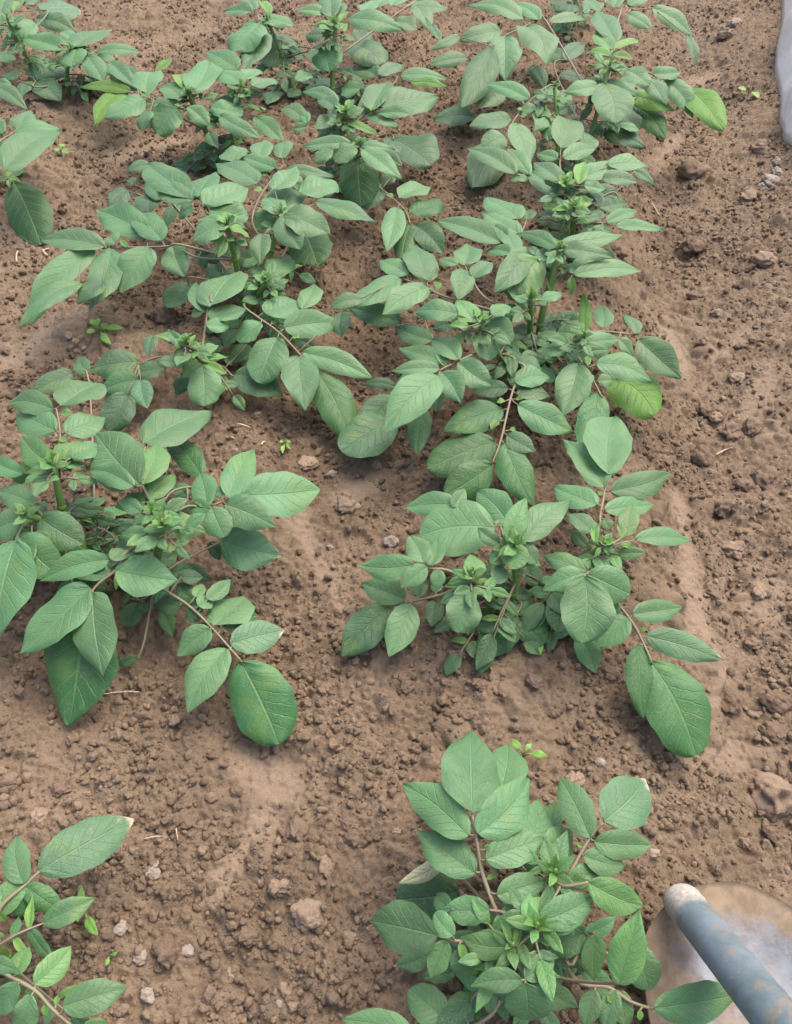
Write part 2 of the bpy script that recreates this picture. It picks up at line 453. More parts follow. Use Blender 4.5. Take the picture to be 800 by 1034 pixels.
def crumbs(n, seed):
    g = np.random.default_rng(seed)
    sx = g.uniform(-1.75, 1.05, n); sy = .08 + 3.4 * g.uniform(0, 1, n) ** 1.6
    keep = (g.uniform(0, 1, n) < .5 + .6 * vnoise(sx, sy, .1, 77)) & (g.uniform(0, 1, n) > .7 * soil_smooth(sx, sy))
    keep &= in_view(sx, sy)
    sx, sy = sx[keep], sy[keep]
    rr = .0014 * (7.5 / 1.4) ** (g.uniform(0, 1, len(sx)) ** 2.4)
    protos = [lump(1, 500 + i, .3) for i in range(14)] + [lump(2, 600 + i, .34) for i in range(8)] + [lump(0, 700 + i, .35) for i in range(14)]
    VV, FF, TT, DD = [], [], [], []
    off = 0
    zz = ground(sx, sy)
    rt = np.clip((sx - XA - .12) / .25, 0, 1) * .4 + .25 * np.clip((1.0 - sy) / .35, 0, 1)
    for x, y, z, r, dr in zip(sx, sy, zz, rr, rt):
        pv, pf = protos[22 + g.integers(14)] if r < .0026 else protos[g.integers(14)] if r < .0055 else protos[14 + g.integers(8)]
        q = g.normal(size=4); q /= np.linalg.norm(q); w_, a, b, c = q
        R = np.array([[1 - 2 * (b * b + c * c), 2 * (a * b - c * w_), 2 * (a * c + b * w_)], [2 * (a * b + c * w_), 1 - 2 * (a * a + c * c), 2 * (b * c - a * w_)], [2 * (a * c - b * w_), 2 * (b * c + a * w_), 1 - 2 * (a * a + b * b)]])
        v = (pv * r) @ R.T + np.array([x, y, z + r * g.uniform(.05, .4)])
        VV.append(v); FF.append(pf + off); off += len(v)
        TT.append(np.full(len(v), g.uniform(-.35, .55))); DD.append(np.full(len(v), dr))
    V = np.concatenate(VV).astype(np.float32); Fa = np.concatenate(FF).astype(np.int32)
    me = bpy.data.meshes.new("soil_crumbs")
    me.vertices.add(len(V)); me.vertices.foreach_set("co", V.ravel())
    me.loops.add(len(Fa) * 3); me.loops.foreach_set("vertex_index", Fa.ravel())
    me.polygons.add(len(Fa)); me.polygons.foreach_set("loop_start", np.arange(len(Fa), dtype=np.int32) * 3)
    me.polygons.foreach_set("use_smooth", np.ones(len(Fa), bool))
    me.update()
    me.attributes.new("tint", 'FLOAT', 'POINT').data.foreach_set("value", np.concatenate(TT).astype(np.float32))
    me.attributes.new("dry", 'FLOAT', 'POINT').data.foreach_set("value", np.concatenate(DD).astype(np.float32))
    me.materials.append(M_SOIL)
    o = bpy.data.objects.new("soil_crumbs", me); C.objects.link(o)
    return tag(o, "loose brown crumbs of soil scattered over the whole bed", "soil crumbs", kind="stuff")
crumbs(210000, 9)
# ---- plants: traced foliage. P = plant (apex points x,y,height cm); L = leaf (height at base,tip cm | stalk | leaflets base x,y, tip x,y, width, kind+droop cm)
FOLIAGE = """
P|potted front|dense bright potato plant at the front beside the hoe, one leaf edge curled pale|541,936,17 559,882,15 516,956,15
L|14,17|489,888 483,858 477,823|477,821,476,737,58,m-3 483,842,534,786,44,m-2 473,844,407,792,40,m-2 480,882,422,838,38,m-2 491,868,553,846,36,m-1 490,858,494,852,10,y 502,904,554,888,30,m-1 492,888,504,882,9,y
L|12,12|505,850 506,805|505,803,513,752,42,m-3
L|13,15|572,888 596,846 609,831|610,829,651,786,52,s-2 596,846,565,785,32,m-2 600,850,658,853,30,m-2 589,864,632,874,26,m-2 572,893,608,876,24,m-1 588,856,582,850,7,y
L|11,11|556,880 553,868|553,868,578,838,34,m-2 535,862,544,808,36,m-2 552,850,561,808,22,d-2
L|16,17|570,895 594,891|594,891,650,915,33,y-2 545,931,600,905,35,m-1
L|14,13|500,948 472,951 442,947|442,945,374,930,52,m-3 458,945,439,922,22,m-1 451,949,435,988,23,m-2 464,953,469,973,15,y-1 470,955,468,988,24,d-2
L|14,14|512,925 494,919|494,919,447,919,30,m-1 455,920,441,902,18,d-2
L|5,4|480,915 464,900|464,900,400,908,50,d-1
L|9,8|470,890 449,868|449,868,403,892,17,p-1
L|4,3|455,958 434,962|434,962,398,976,22,s-1
L|15,17|541,940 537,938|537,937,535,901,17,y 538,942,566,942,17,y-1 537,940,520,931,10,y 542,946,556,955,9,y-1 534,942,527,953,9,y-1 544,934,553,922,9,y
L|14,16|516,958 516,954|516,953,505,928,11,y 513,956,465,947,27,y-2 519,952,521,934,8,y 521,955,527,940,9,y 512,958,519,968,8,y-1
L|14,15|559,884 558,880|557,880,548,866,8,y 560,880,572,872,9,y-1 556,884,546,893,9,y-1 562,884,572,888,9,y-1 558,879,562,864,8,y 555,878,541,870,10,y-1
L|12,15|535,980 531,990|530,992,531,1030,50,m-3 527,989,476,995,26,m-2 530,988,560,963,25,m-1 534,988,585,1018,27,m-4
L|7,6|500,1020 470,1040|452,1031,414,999,37,m-1 470,1026,460,1003,22,m-1 415,1042,345,1029,32,m-1 490,1036,487,1016,20,d-1
L|9,17|560,985 597,992 625,993|625,993,646,919,38,y4
L|10,12|575,975 590,945 600,942|601,944,600,990,24,y-3 591,942,622,926,17,m-1 590,943,552,965,32,m-2
L|8,7|620,965 640,955|640,955,656,1000,34,m-2
L|8,9|581,989 614,997 636,1011 656,1018|661,1018,749,1003,42,m-2 601,1000,590,1040,22,m-2 622,1000,610,1045,22,m-2 627,1000,633,1042,20,y-2 614,1004,618,1013,11,y 646,1020,646,1030,11,y
L|5,5|505,975 490,985|503,975,480,970,18,d 510,990,500,1010,20,d-1 548,995,560,1015,22,d-1 585,960,575,985,22,d-1
P|front edge|potato plant reaching in at the lower left corner, its stem out of view|-50,955,16
L|9,9|-2,921 25,894 40,880|40,879,135,827,46,s-3 24,892,17,844,28,m-1 -8,925,30,878,26,y 24,894,61,919,26,v-2 10,910,27,922,17,v-1 -4,920,6,931,13,y-1
L|9,7|-2,978 35,1000 54,1020 90,1050|35,994,72,955,26,y-1 17,984,29,956,18,y-1 -2,978,5,965,11,y-1 64,1016,129,997,34,m-1 84,1036,110,1033,12,m-1 18,993,-2,1025,24,m-1 31,1005,20,1040,26,m-2 46,1014,46,1028,12,y-1 57,1015,58,1005,9,y 25,996,24,1004,8,y-1
P|middle right|low potato plant nearest the hoe in the right row, leaves spread over bare soil|476,583,13 609,552,13 520,552,14
L|10,10|505,530 500,532|462,509,410,512,24,m-2 457,512,470,494,14,m 500,533,424,541,54,m-2 514,529,481,496,33,m-1
L|11,11|455,577 435,574 419,570|418,570,364,571,27,m-2 428,568,414,541,24,m-1 435,571,443,545,18,m-1 431,572,405,593,20,m-2 443,575,440,592,16,m-1
L|7,4|462,596 445,601 422,606 390,613|409,605,365,589,26,m-1 392,613,345,663,37,d-3 414,610,393,663,31,m-2 440,606,436,633,19,d-1 422,602,422,588,18,d-1 440,598,441,588,12,d
L|11,11|476,592 474,598|474,600,460,638,38,m-2
L|11,13|477,590 476,585|474,592,449,592,13,y-1 477,593,499,604,15,y-1 480,591,494,585,9,y-1 478,584,476,560,20,y 472,586,462,577,8,y 474,582,468,570,9,y 481,584,487,572,9,y
L|12,14|520,560 515,550|514,549,531,503,22,y2 528,546,577,506,29,m-1 520,548,518,575,27,y-1 503,572,497,556,14,m-1 503,570,503,590,17,m-1 524,548,542,568,18,m-2 512,552,503,562,10,y
L|5,4|530,580 520,590|522,590,497,600,28,d-1 530,572,545,590,20,d-1 512,600,500,612,18,d-1 560,590,545,600,20,d-1
L|3,3|526,608 522,621|522,621,484,660,34,v-1 523,625,550,650,28,v-1 522,620,537,609,16,v
L|13,14|606,530 606,523 610,500 614,478|614,479,620,421,48,m-2 610,492,568,443,30,m-2 617,496,677,477,27,m-2 603,510,559,492,24,m-2 611,515,661,510,20,m-2 608,498,604,500,8,y 611,524,616,534,15,m-1
L|12,14|608,556 609,552|598,537,572,518,18,m-1 632,542,639,510,20,y1 627,544,623,525,13,y 642,544,698,546,17,m-3 627,551,644,555,10,y-1 601,548,603,528,10,y 609,553,616,562,8,y-1 606,553,600,563,8,y-1 612,550,622,548,8,y-1 604,550,594,548,9,y-1
L|11,13|598,575 591,580|593,576,548,560,20,m-2 589,578,548,596,22,m-2 594,573,632,567,9,m-1 594,580,636,600,36,m-2 590,582,588,649,53,m-3
L|6,5|575,600 563,605|563,605,563,638,28,d-1 600,600,615,625,24,d-1 580,600,572,625,24,d-1
L|9,5|612,600 625,611 643,636 659,670|657,668,703,763,62,v-4 645,651,649,725,26,v-4 653,642,731,667,28,s-2 639,620,690,613,23,m-2 634,624,602,654,28,m-2 622,608,618,620,17,m-1 646,638,654,634,7,y
P|middle left|broad potato plant at mid left with a very large dark leaf hanging to the soil|54,471,18 155,518,17 27,520,15 165,530,17
L|15,17|60,462 61,437 57,412|54,413,8,407,24,m-2 61,410,99,387,34,m-2 66,437,107,422,26,m-2 56,435,18,416,32,m-3 62,418,73,417,12,y 59,445,70,444,9,y
L|16,18|56,475 54,471|51,469,22,440,27,y-1 62,465,85,446,21,y-1 63,471,84,467,22,y-2 72,462,101,450,21,m-1 53,470,46,453,9,y 57,470,62,455,8,y 49,472,38,462,9,y
L|4,3|90,385 75,380|75,376,30,398,20,d-1 88,378,80,360,16,d-1
L|15,18|152,512 144,490|141,489,97,437,54,m-2 145,489,160,448,30,y-1 135,491,91,475,24,m-2 148,503,177,480,22,y-1 147,506,116,512,17,y-2
L|15,17|162,530 160,526|163,530,208,537,26,y-2 164,527,150,533,12,y-1 155,522,162,508,14,y 166,523,172,512,10,y 158,528,150,522,9,y-1
L|13,13|170,528 187,512 211,511 244,499|244,500,323,494,45,m-3 231,503,256,453,30,m-2 228,509,279,532,34,m-2 214,513,227,542,30,m-2 209,512,202,478,26,m-1 223,502,221,492,14,m 212,514,190,508,17,m-1 236,501,243,493,7,y
L|11,9|170,500 200,490 216,478|204,480,166,441,26,v-2 192,502,170,490,16,d-1 190,512,183,521,11,d-1
L|14,12|140,478 148,449|145,448,214,416,35,m-2
L|8,6|170,575 183,567 223,547|223,546,285,561,42,s-2 212,547,222,566,13,d-2
L|13,10|125,560 119,574 97,592 83,614|83,614,70,732,70,v-9 94,598,105,683,42,m-3 91,593,20,660,41,m-3 110,565,40,587,26,m-2 117,576,180,586,40,m-2 112,565,130,557,15,m-1 106,577,94,574,12,m-1
L|14,13|27,520 22,532 16,544|16,546,-6,648,58,m-5 19,542,56,579,42,m-3 40,523,84,549,37,m-3 36,509,-5,496,25,m-2 21,525,-6,536,30,m-2 27,520,30,512,12,y
L|14,15|30,500 30,478|24,478,-8,462,19,m-1 33,475,12,482,19,y-1 30,480,20,470,10,y 33,482,43,488,14,m-2
L|5,5|115,545 105,535|107,531,149,530,16,d-1 100,530,92,518,12,d 98,540,85,548,14,d-1 104,545,100,560,14,d-1 120,540,135,548,12,d-1 112,528,108,516,12,d 90,530,82,522,11,d
L|9,5|152,578 161,592 190,611 214,634 244,668|244,669,282,751,62,v-4 233,650,287,636,32,s-2 216,632,247,603,34,m-2 225,632,260,621,26,d-2 229,655,190,720,36,m-2 212,635,179,662,26,m-2 209,605,233,585,16,m-1 197,603,205,590,12,m-1 181,613,155,611,19,d-2 203,612,190,627,18,d-1 200,612,213,606,17,m-1 182,582,205,583,14,d-1
L|4,1|153,607 146,646 139,666|139,664,118,672,11,d-1
L|6,5|150,600 142,606|140,610,126,632,20,d-2 132,604,124,604,15,d-1 144,608,146,618,14,d-1 160,575,172,590,20,d-1 100,560,90,575,22,d-2
P|left row|large sprawling potato plant in the left row with bare green stems showing|230,227,21 189,347,14 268,285,13 284,215,19
L|16,13|182,247 167,249 117,250 81,250|106,249,41,243,22,m-1 150,236,98,212,32,m-1 164,243,143,215,28,m-1 117,246,110,238,18,m-1 112,251,90,316,32,m-4 152,251,123,296,34,m-4 105,285,78,307,18,d-2 95,252,30,328,28,m-6 82,286,20,331,18,m-2 128,250,122,242,9,y
L|18,18|205,205 195,201|195,200,150,166,30,m-2 195,203,158,188,22,m-1 200,199,219,174,20,m-1 195,209,180,220,12,m-2
L|9,8|165,195 150,200|150,215,147,196,27,d-1 130,192,109,209,18,d-1 152,166,129,173,12,d-1 160,202,152,176,20,d-1 180,205,168,230,13,d-2 136,186,132,180,9,d
L|18,20|210,212 205,208|205,206,250,190,24,m-1 212,212,250,222,24,m-1 206,212,214,204,10,y
L|19,21|231,234 230,228|227,229,196,242,24,m-2 232,230,252,240,12,y-2 227,226,200,222,10,m-1 230,227,228,214,8,y 233,226,240,216,8,y 226,229,219,219,8,y
L|15,14|200,260 178,248|174,248,187,280,28,m-2 205,250,205,270,15,d-2 236,248,236,269,15,d-2 220,250,214,266,14,d-2
L|14,18|255,225 265,195 287,166|261,185,218,165,23,m-1 279,170,245,158,17,m-1 250,151,222,160,20,m-1 262,160,271,142,20,m-1 285,160,288,143,18,m-1 280,215,302,176,34,m-1 302,195,341,186,23,m-1 290,170,338,179,12,m-1 275,212,258,231,18,m-2 266,192,256,193,9,y 270,176,262,176,8,y 268,202,276,196,9,y
L|18,19|284,218 287,216|290,215,334,237,29,m-2 286,217,304,252,30,m-3 282,217,270,200,22,m-1 264,236,264,267,21,m-2 320,204,380,224,18,m-1 276,192,300,168,20,m
L|6,5|295,240 305,237|307,233,321,268,42,v-1
L|11,6|246,308 260,320 282,336 305,360 320,375|320,375,354,447,37,v-5 306,356,376,382,24,m-2 301,360,308,415,37,m-3 280,341,262,387,36,m-3 287,331,348,326,28,m-2 345,315,345,340,22,d-1 264,326,241,345,22,m-2 266,315,301,305,24,m-1 305,312,318,287,21,m-1 276,322,276,328,7,y 296,340,302,341,11,y
L|4,4|225,370 235,380|237,378,286,400,32,d-1 250,348,234,366,19,d-1 225,380,222,398,16,d-1
L|15,15|212,300 213,305|212,310,244,274,32,m-1 209,315,198,285,19,m-1 211,321,249,312,17,m-1 208,328,232,330,13,m-1 209,310,194,318,12,d-1
L|8,7|195,280 190,285|192,286,170,311,27,d-1 225,265,210,285,16,d-2 240,285,248,300,16,d-2 250,262,240,275,14,d-1
L|12,13|268,288 268,284|271,279,296,262,24,v-1 268,285,255,268,13,v 270,284,288,290,11,v-1 266,290,251,285,10,v-1 267,294,257,303,11,v-1 270,292,280,300,10,d-2
L|11,14|170,345 189,350|182,349,155,339,15,y-1 200,351,220,347,9,y-1 202,364,230,361,10,y-1 205,367,230,378,14,y-1 202,366,184,382,16,y-1 205,370,206,410,34,m-3 200,362,176,362,9,y-1 189,348,188,336,8,y 192,349,198,338,8,y 185,351,178,357,8,y-1 195,352,203,356,8,y-1
L|7,6|166,360 140,368|140,365,90,373,27,d-1 166,371,137,378,20,d-1 140,383,100,396,24,d-1 129,397,110,435,32,d-3 142,384,149,412,22,s-2 155,338,150,360,14,d-1 190,380,178,400,16,d-2
P|right row|big potato plant midway along the right row, one small leaf standing upright|565,252,22 484,326,19 536,300,19 590,340,15
L|15,13|493,312 448,299 430,290 403,280|433,284,421,248,31,m-1 412,277,383,263,19,m-1 432,290,386,318,25,m-1 404,281,348,311,23,m-2 365,302,333,312,15,m-1 416,282,416,274,13,y 441,285,441,293,13,y 424,287,418,291,7,y
L|10,9|450,322 420,325|405,325,352,310,22,d-1 437,344,399,330,19,d-1 462,325,437,333,16,d-1
L|15,16|493,303 477,283|468,272,463,303,24,m-1 469,268,473,247,27,m-1 477,280,497,265,16,m 462,267,444,262,10,m-1
L|17,20|487,332 484,326|463,317,418,315,21,m-1 479,326,461,303,22,y 473,330,454,328,13,y-1 486,337,495,364,25,m-2 493,326,518,344,26,m-3 497,318,516,310,14,m 484,326,478,312,9,y 487,326,494,314,9,y 481,328,472,320,9,y 488,331,480,340,10,y-1
L|18,20|548,270 545,264|545,262,511,298,42,y-3 530,255,499,296,27,m-2 513,295,532,305,24,m-4 540,258,560,262,26,m-1 535,252,515,268,22,m-1
L|20,22|570,255 565,251|562,250,522,236,15,m-1 567,246,630,237,9,m-1 567,251,620,260,18,m-1 563,247,550,240,10,y 571,247,578,240,8,m
L|18,19|575,270 578,277|580,277,647,274,15,m-1 577,276,604,257,15,m-1 577,280,577,297,15,y-2 558,274,556,298,15,y-2 572,276,562,268,10,y-1 566,280,558,286,9,y-1
L|15,15|540,260 518,246 506,243|506,245,442,223,23,m-1 525,221,489,200,24,m-1 516,256,491,254,13,m-2 522,255,505,225,18,m-1 532,222,534,212,15,d 525,236,487,214,18,m-1 512,240,496,228,14,m-1
L|15,15|478,358 458,367 444,374|453,364,402,351,18,m-1 463,363,437,343,22,m-1 444,372,395,375,15,m-1 443,380,389,437,38,m-3 446,376,466,407,27,m-2 463,366,497,389,27,m-2 450,370,440,356,12,y
L|9,7|450,385 430,385|430,378,397,398,20,d-1 448,385,440,416,17,d-2 428,412,421,459,23,v-3 400,390,367,388,11,d-1
L|6,3|425,395 398,402|397,400,358,436,30,d-1 398,423,345,456,42,d-1
L|11,6|530,370 518,394 506,444 497,468|513,392,478,398,17,d-1 507,413,448,436,31,v-1 500,446,432,473,41,v-2 497,469,450,500,36,v-2 523,409,579,436,30,m-2 510,448,538,511,33,v-4 512,440,541,456,20,d-1 520,386,556,381,20,m-1 522,398,557,400,18,d-1 510,405,502,407,9,y 521,403,528,403,8,y 503,425,496,434,14,y 515,434,521,435,9,y
L|12,10|556,345 571,348 592,372 608,401|573,354,542,354,16,m-1 581,346,625,342,20,m-1 584,367,569,420,35,m-3 602,367,658,385,25,m-2 604,398,595,461,33,v-3 582,337,563,335,15,m-1 563,341,543,339,11,m-1 590,335,589,296,13,g3 594,360,594,370,11,y 597,378,597,388,11,y 604,385,618,384,16,m
L|6,4|625,375 622,382|618,380,662,418,44,g-1
L|12,9|600,335 640,338|645,343,688,382,32,m-3 625,342,639,360,13,m-2 610,331,607,308,20,m 644,337,630,318,12,m
L|9,8|540,380 530,360|530,360,540,378,16,d-1 520,350,530,368,16,d-1 545,372,560,385,18,d-1 512,365,522,378,16,d-1 555,340,548,326,14,d-1
P|top right|tall potato plant at the top right with one bright green leaf at its side|571,187,22 580,211,20 616,67,26 560,88,22
L|20,19|545,12 535,24 512,35 497,47|529,19,471,6,16,m-1 545,20,515,4,14,m-1 506,31,464,41,19,m-2 464,36,436,50,10,m-1 497,49,466,109,31,v-6 510,37,510,82,33,m-6 531,27,552,66,33,m-3 555,22,592,20,9,m-1 522,26,526,34,9,y
L|12,10|490,60 472,58|472,58,432,66,15,m-1 505,88,483,110,26,d-2 537,66,550,89,17,d-2 555,52,575,62,16,d-1
L|17,15|560,86 535,102 520,120 512,134|534,100,492,84,17,m-1 516,120,474,127,19,m-1 551,92,574,107,15,m-1 542,106,555,145,18,m-4 522,125,536,167,23,m-4 510,138,488,150,24,m-1 528,112,522,110,7,y 526,118,532,116,7,y
L|4,3|500,122 480,118|480,118,438,122,20,d-1 
L|5,4|505,145 500,150|503,146,478,190,40,d-2 
L|17,18|535,178 528,178|521,175,471,150,19,m-1 535,176,513,150,17,m 533,181,516,181,9,m-1
L|15,16|566,172 566,161|566,150,578,121,31,m-1 569,160,602,150,16,m-1 563,160,542,155,12,m-1 575,148,601,140,20,d-1
L|19,22|571,192 571,187|569,184,539,164,17,m-1 567,204,535,173,23,m-1 586,181,625,165,19,m-1 585,186,592,164,13,y 614,167,655,168,16,m-1 590,187,612,191,11,m-1 608,181,644,184,15,m-1 570,188,563,176,8,y 574,186,578,173,8,y 567,190,560,184,9,y-1
L|18,20|580,216 580,211|578,214,599,201,14,y-1 573,212,557,213,9,y-1 582,210,584,198,8,y 576,210,568,202,9,y
L|11,10|615,195 625,200|600,190,625,206,22,d-2 605,210,633,205,18,d-2 640,172,661,187,11,d-2 600,205,590,218,16,d-2
L|15,15|600,225 612,226|600,222,608,213,13,m 612,224,643,213,12,m-1 622,228,670,232,10,m-1 608,228,600,238,10,m-1
L|22,26|617,72 617,55|622,42,604,11,20,m-1 619,50,602,32,16,y 621,49,645,41,12,y-1 616,57,592,54,11,y-1 619,56,640,60,11,y-1 611,70,590,69,9,y-1 616,62,610,66,8,y-1 622,66,632,66,8,y-1 618,60,625,52,7,y 614,68,605,78,9,y-1 620,70,630,77,9,y-1
L|22,22|620,80 612,85|604,87,570,93,17,m-1 610,85,622,124,38,m-4 615,83,645,97,14,m-1 632,70,656,86,19,m-2
L|20,15|635,72 659,75 672,81|659,75,687,73,15,m-1 655,80,673,106,19,m-3 672,81,700,119,24,m-5
L|11,11|660,85 697,89|693,89,731,132,32,g-1 635,95,682,112,19,g-1
L|10,7|630,108 639,106|639,106,672,140,23,v-3 630,110,641,133,23,d-2 605,125,622,134,15,d-1
L|12,10|586,109 609,155|610,130,652,150,23,d-2 598,125,608,140,12,d-1
L|22,20|628,8 640,10 659,8|634,14,659,30,15,m-2 659,8,700,37,19,m-5 695,36,702,68,7,d-4 620,8,628,-8,14,m 634,5,655,-6,12,m
L|12,12|560,70 570,60|570,60,590,45,16,d-1 565,75,590,82,16,d-1 580,105,560,115,16,d-1 560,95,545,90,12,d-1
P|top centre|tall leafy potato plant at the top, a heart shaped leaf facing forward|339,24,26 349,114,23 363,147,22 270,20,22
L|22,25|340,30 339,24|332,44,333,72,50,m-4 336,26,314,27,10,y-1 352,19,408,31,20,m-1 329,13,299,11,12,m 335,18,330,-6,23,m 338,20,348,4,15,m 340,24,349,32,10,y-1 337,25,328,20,9,y 343,22,352,12,10,y
L|14,13|315,50 302,47|302,45,261,62,36,d-2 355,45,386,65,33,d-2 360,30,376,49,15,d-2 333,35,309,36,16,d-1
L|10,9|350,72 360,75|381,77,355,70,22,m-1 366,90,345,89,16,m-1 383,76,402,69,13,m-1
L|4,3|300,84 298,90|300,88,291,98,14,d 282,92,270,106,14,d 320,75,305,85,18,d 335,80,325,92,18,d 345,95,355,110,16,d
L|22,22|262,15 262,22|262,24,236,52,36,m-3 264,30,247,70,28,m-4 265,21,298,27,13,m-1 255,12,226,12,13,m-1 258,10,250,-6,13,m 272,15,262,2,10,y
L|20,23|349,120 349,114|342,103,305,93,13,m-1 340,110,321,99,15,m-1 342,118,317,131,15,m-1 350,123,382,136,13,y-1 346,112,338,106,8,y 351,112,354,101,9,y 347,117,338,122,9,y-1
L|20,22|374,120 378,112|372,116,402,129,13,m-1 367,117,358,110,11,m 371,115,368,96,17,y 375,112,393,82,24,m 385,108,443,98,28,m-1 383,114,417,115,13,m-1 374,113,381,105,9,y
L|20,20|400,82 385,78|405,76,453,81,13,m-1 383,75,407,66,12,m-1 415,83,452,88,9,g-1
L|10,11|320,130 308,124|308,122,284,110,16,m-1 310,128,296,130,10,m-1 310,125,306,112,11,m
L|21,22|366,158 363,148|362,152,365,208,39,v-7 360,149,338,163,23,m-2 367,151,406,181,19,m-3 365,147,399,152,11,m-1 355,145,306,148,15,m-1 335,150,318,163,18,m-2 385,155,407,168,14,d-2
L|7,6|390,135 398,142|396,140,436,166,38,d-1
L|10,7|375,180 381,187 408,211 414,226|398,175,385,186,15,d-1 403,200,434,189,18,m-1 414,215,446,203,21,v-1 401,210,391,254,23,m-2 415,226,406,261,21,v-2 420,228,448,256,26,d-1 385,190,370,212,21,d-1 396,200,390,196,8,y
L|18,18|420,0 410,8|415,6,454,9,13,m-1 398,22,420,30,19,m-1 420,5,434,31,17,m-3 436,25,446,43,9,d-2 395,6,410,-8,16,m 380,8,392,-4,16,m 365,12,380,2,12,m
P|upper left|small potato plant at the upper left with a yellow green lower leaf|192,95,22 244,88,23
L|20,22|192,102 192,95|195,93,211,61,32,m-1 190,92,182,75,15,y 183,100,163,86,19,m-1 178,108,160,136,32,m-4 190,108,210,126,18,m-3 192,97,198,84,8,y 190,97,184,88,8,y 194,100,203,96,8,y-1 188,100,182,96,9,y-1
L|20,20|178,108 152,97|148,95,160,73,26,m-1 146,100,106,119,22,m-1 185,106,146,109,10,m-1 152,112,143,131,18,m-3 150,99,143,93,9,y
L|14,12|140,97 128,92|128,90,96,126,18,g-2 132,92,82,88,8,g-1 140,90,112,65,18,d-1 158,71,173,59,8,g
L|21,23|244,94 244,88|255,87,280,82,11,m-1 245,80,264,72,11,m-1 240,70,208,52,22,m-1 243,85,219,72,19,m-1 240,90,230,97,9,y-1 247,89,256,95,9,y-1 244,86,240,77,8,y
L|18,18|235,108 230,108|213,108,246,115,20,m-1 222,117,265,140,17,m-2 258,118,287,144,19,m-3 236,103,218,100,12,m-1 240,130,258,138,12,m-2
P|top left|potato plant cut off by the top left corner, one leaf with a browned tip|8,20,22 72,50,17
L|18,17|48,14 40,10|40,10,80,9,23,s-2 10,-6,0,31,26,m-3 37,19,78,33,19,d-2 37,24,5,40,20,m-1 3,43,19,44,10,m-1 20,5,40,-8,18,m 14,12,28,2,12,y
L|17,15|60,45 75,48 90,54 105,62|68,50,22,38,19,m-1 75,43,62,32,13,m-1 75,48,113,30,18,m-1 99,52,142,53,11,m-1 78,50,72,67,22,m-2 89,57,106,84,21,m-3 112,64,141,91,17,m-2 84,51,90,48,7,y
L|7,6|36,88 36,82|37,80,72,69,22,d-1 38,83,62,103,24,d-2 30,82,22,99,14,d-1 33,78,42,63,13,d 16,80,6,75,13,d-1 25,60,40,58,14,d 10,55,0,62,16,d
P|left edge|potato plant at the left edge with one dark leaf hanging to the soil|-30,120,17
L|13,12|-25,100 -8,92|-5,88,28,111,17,m-2 -3,82,14,90,10,m-1
L|14,11|-8,146 5,139 17,132|20,132,32,112,20,m 15,133,62,131,13,m-1 5,172,61,133,31,m-1 3,135,0,120,11,m 8,145,-6,156,15,m-1
L|9,6|-5,172 2,175 15,185|15,185,42,247,43,v-8 9,178,14,175,9,y 10,181,10,190,8,y-1
P|far top|potato plant at the very top edge, only lower leaves and green stems in view|590,-30,22
L|14,14|585,-5 575,2|575,2,560,10,14,d-1 590,2,605,12,14,m-1 600,0,590,14,12,m-1 570,-2,552,-4,14,m 580,5,570,20,12,d-2 610,-2,618,4,11,m-1
"""
PEBBLES = """298,840,11,b 182,814,8,b 188,826,10,b 350,832,6,b 355,846,7,b 330,874,9,t 281,896,12,t 310,924,14,t 249,948,9,b 353,946,6,t 212,1004,8,b
308,1016,9,b 168,964,13,b 154,882,7,w 155,874,5,w 203,880,4,w 122,937,6,w 142,968,7,w 190,960,6,w 150,1004,7,w 146,994,4,w 234,982,5,w 282,1014,3,w 10,792,9,b
64,797,9,b 40,826,8,t 105,791,8,b 137,786,5,b 176,727,6,t 72,748,6,b 311,471,9,t 335,479,5,w 351,512,11,t 347,501,5,t 334,553,4,w 396,547,8,w 381,470,5,t
445,650,7,t 413,694,9,b 452,701,6,b 310,709,5,b 84,491,8,t 260,420,6,t 238,455,4,w 165,319,12,b 77,347,5,t 72,352,4,t 82,343,4,t 70,340,4,w 78,356,4,t 85,352,3,w
699,174,13,b 700,189,6,b 766,151,8,t 697,250,11,b 706,246,6,b 773,263,9,t 777,183,8,w 786,176,7,w 770,190,5,w 784,164,5,w 625,255,9,b 743,382,7,t 723,316,5,t 709,347,5,b 755,201,8,t
723,422,7,t 711,414,8,b 729,513,13,b 740,556,10,t 767,599,7,t 774,484,13,b 739,436,12,b 758,434,11,b 751,490,9,b 706,464,12,b 779,806,22,t 786,710,13,b 782,738,10,b 737,707,11,b
777,841,8,b 750,850,5,t 789,778,7,b 615,681,9,b 606,771,5,w 659,863,6,w 581,788,9,t 499,680,10,b 509,698,9,b 742,25,6,w 732,35,7,t 485,693,7,b 540,690,8,b 560,720,6,b 470,720,7,b 520,735,5,b
720,600,6,b 760,650,9,b 700,300,6,b 650,430,6,b 655,540,6,b 690,690,6,b 30,640,6,b 20,700,5,b 205,770,6,b 240,800,5,b 395,770,7,b 420,755,6,b 380,800,5,b 400,840,5,t 370,900,6,b 345,985,7,b 270,965,6,b 190,900,5,b"""
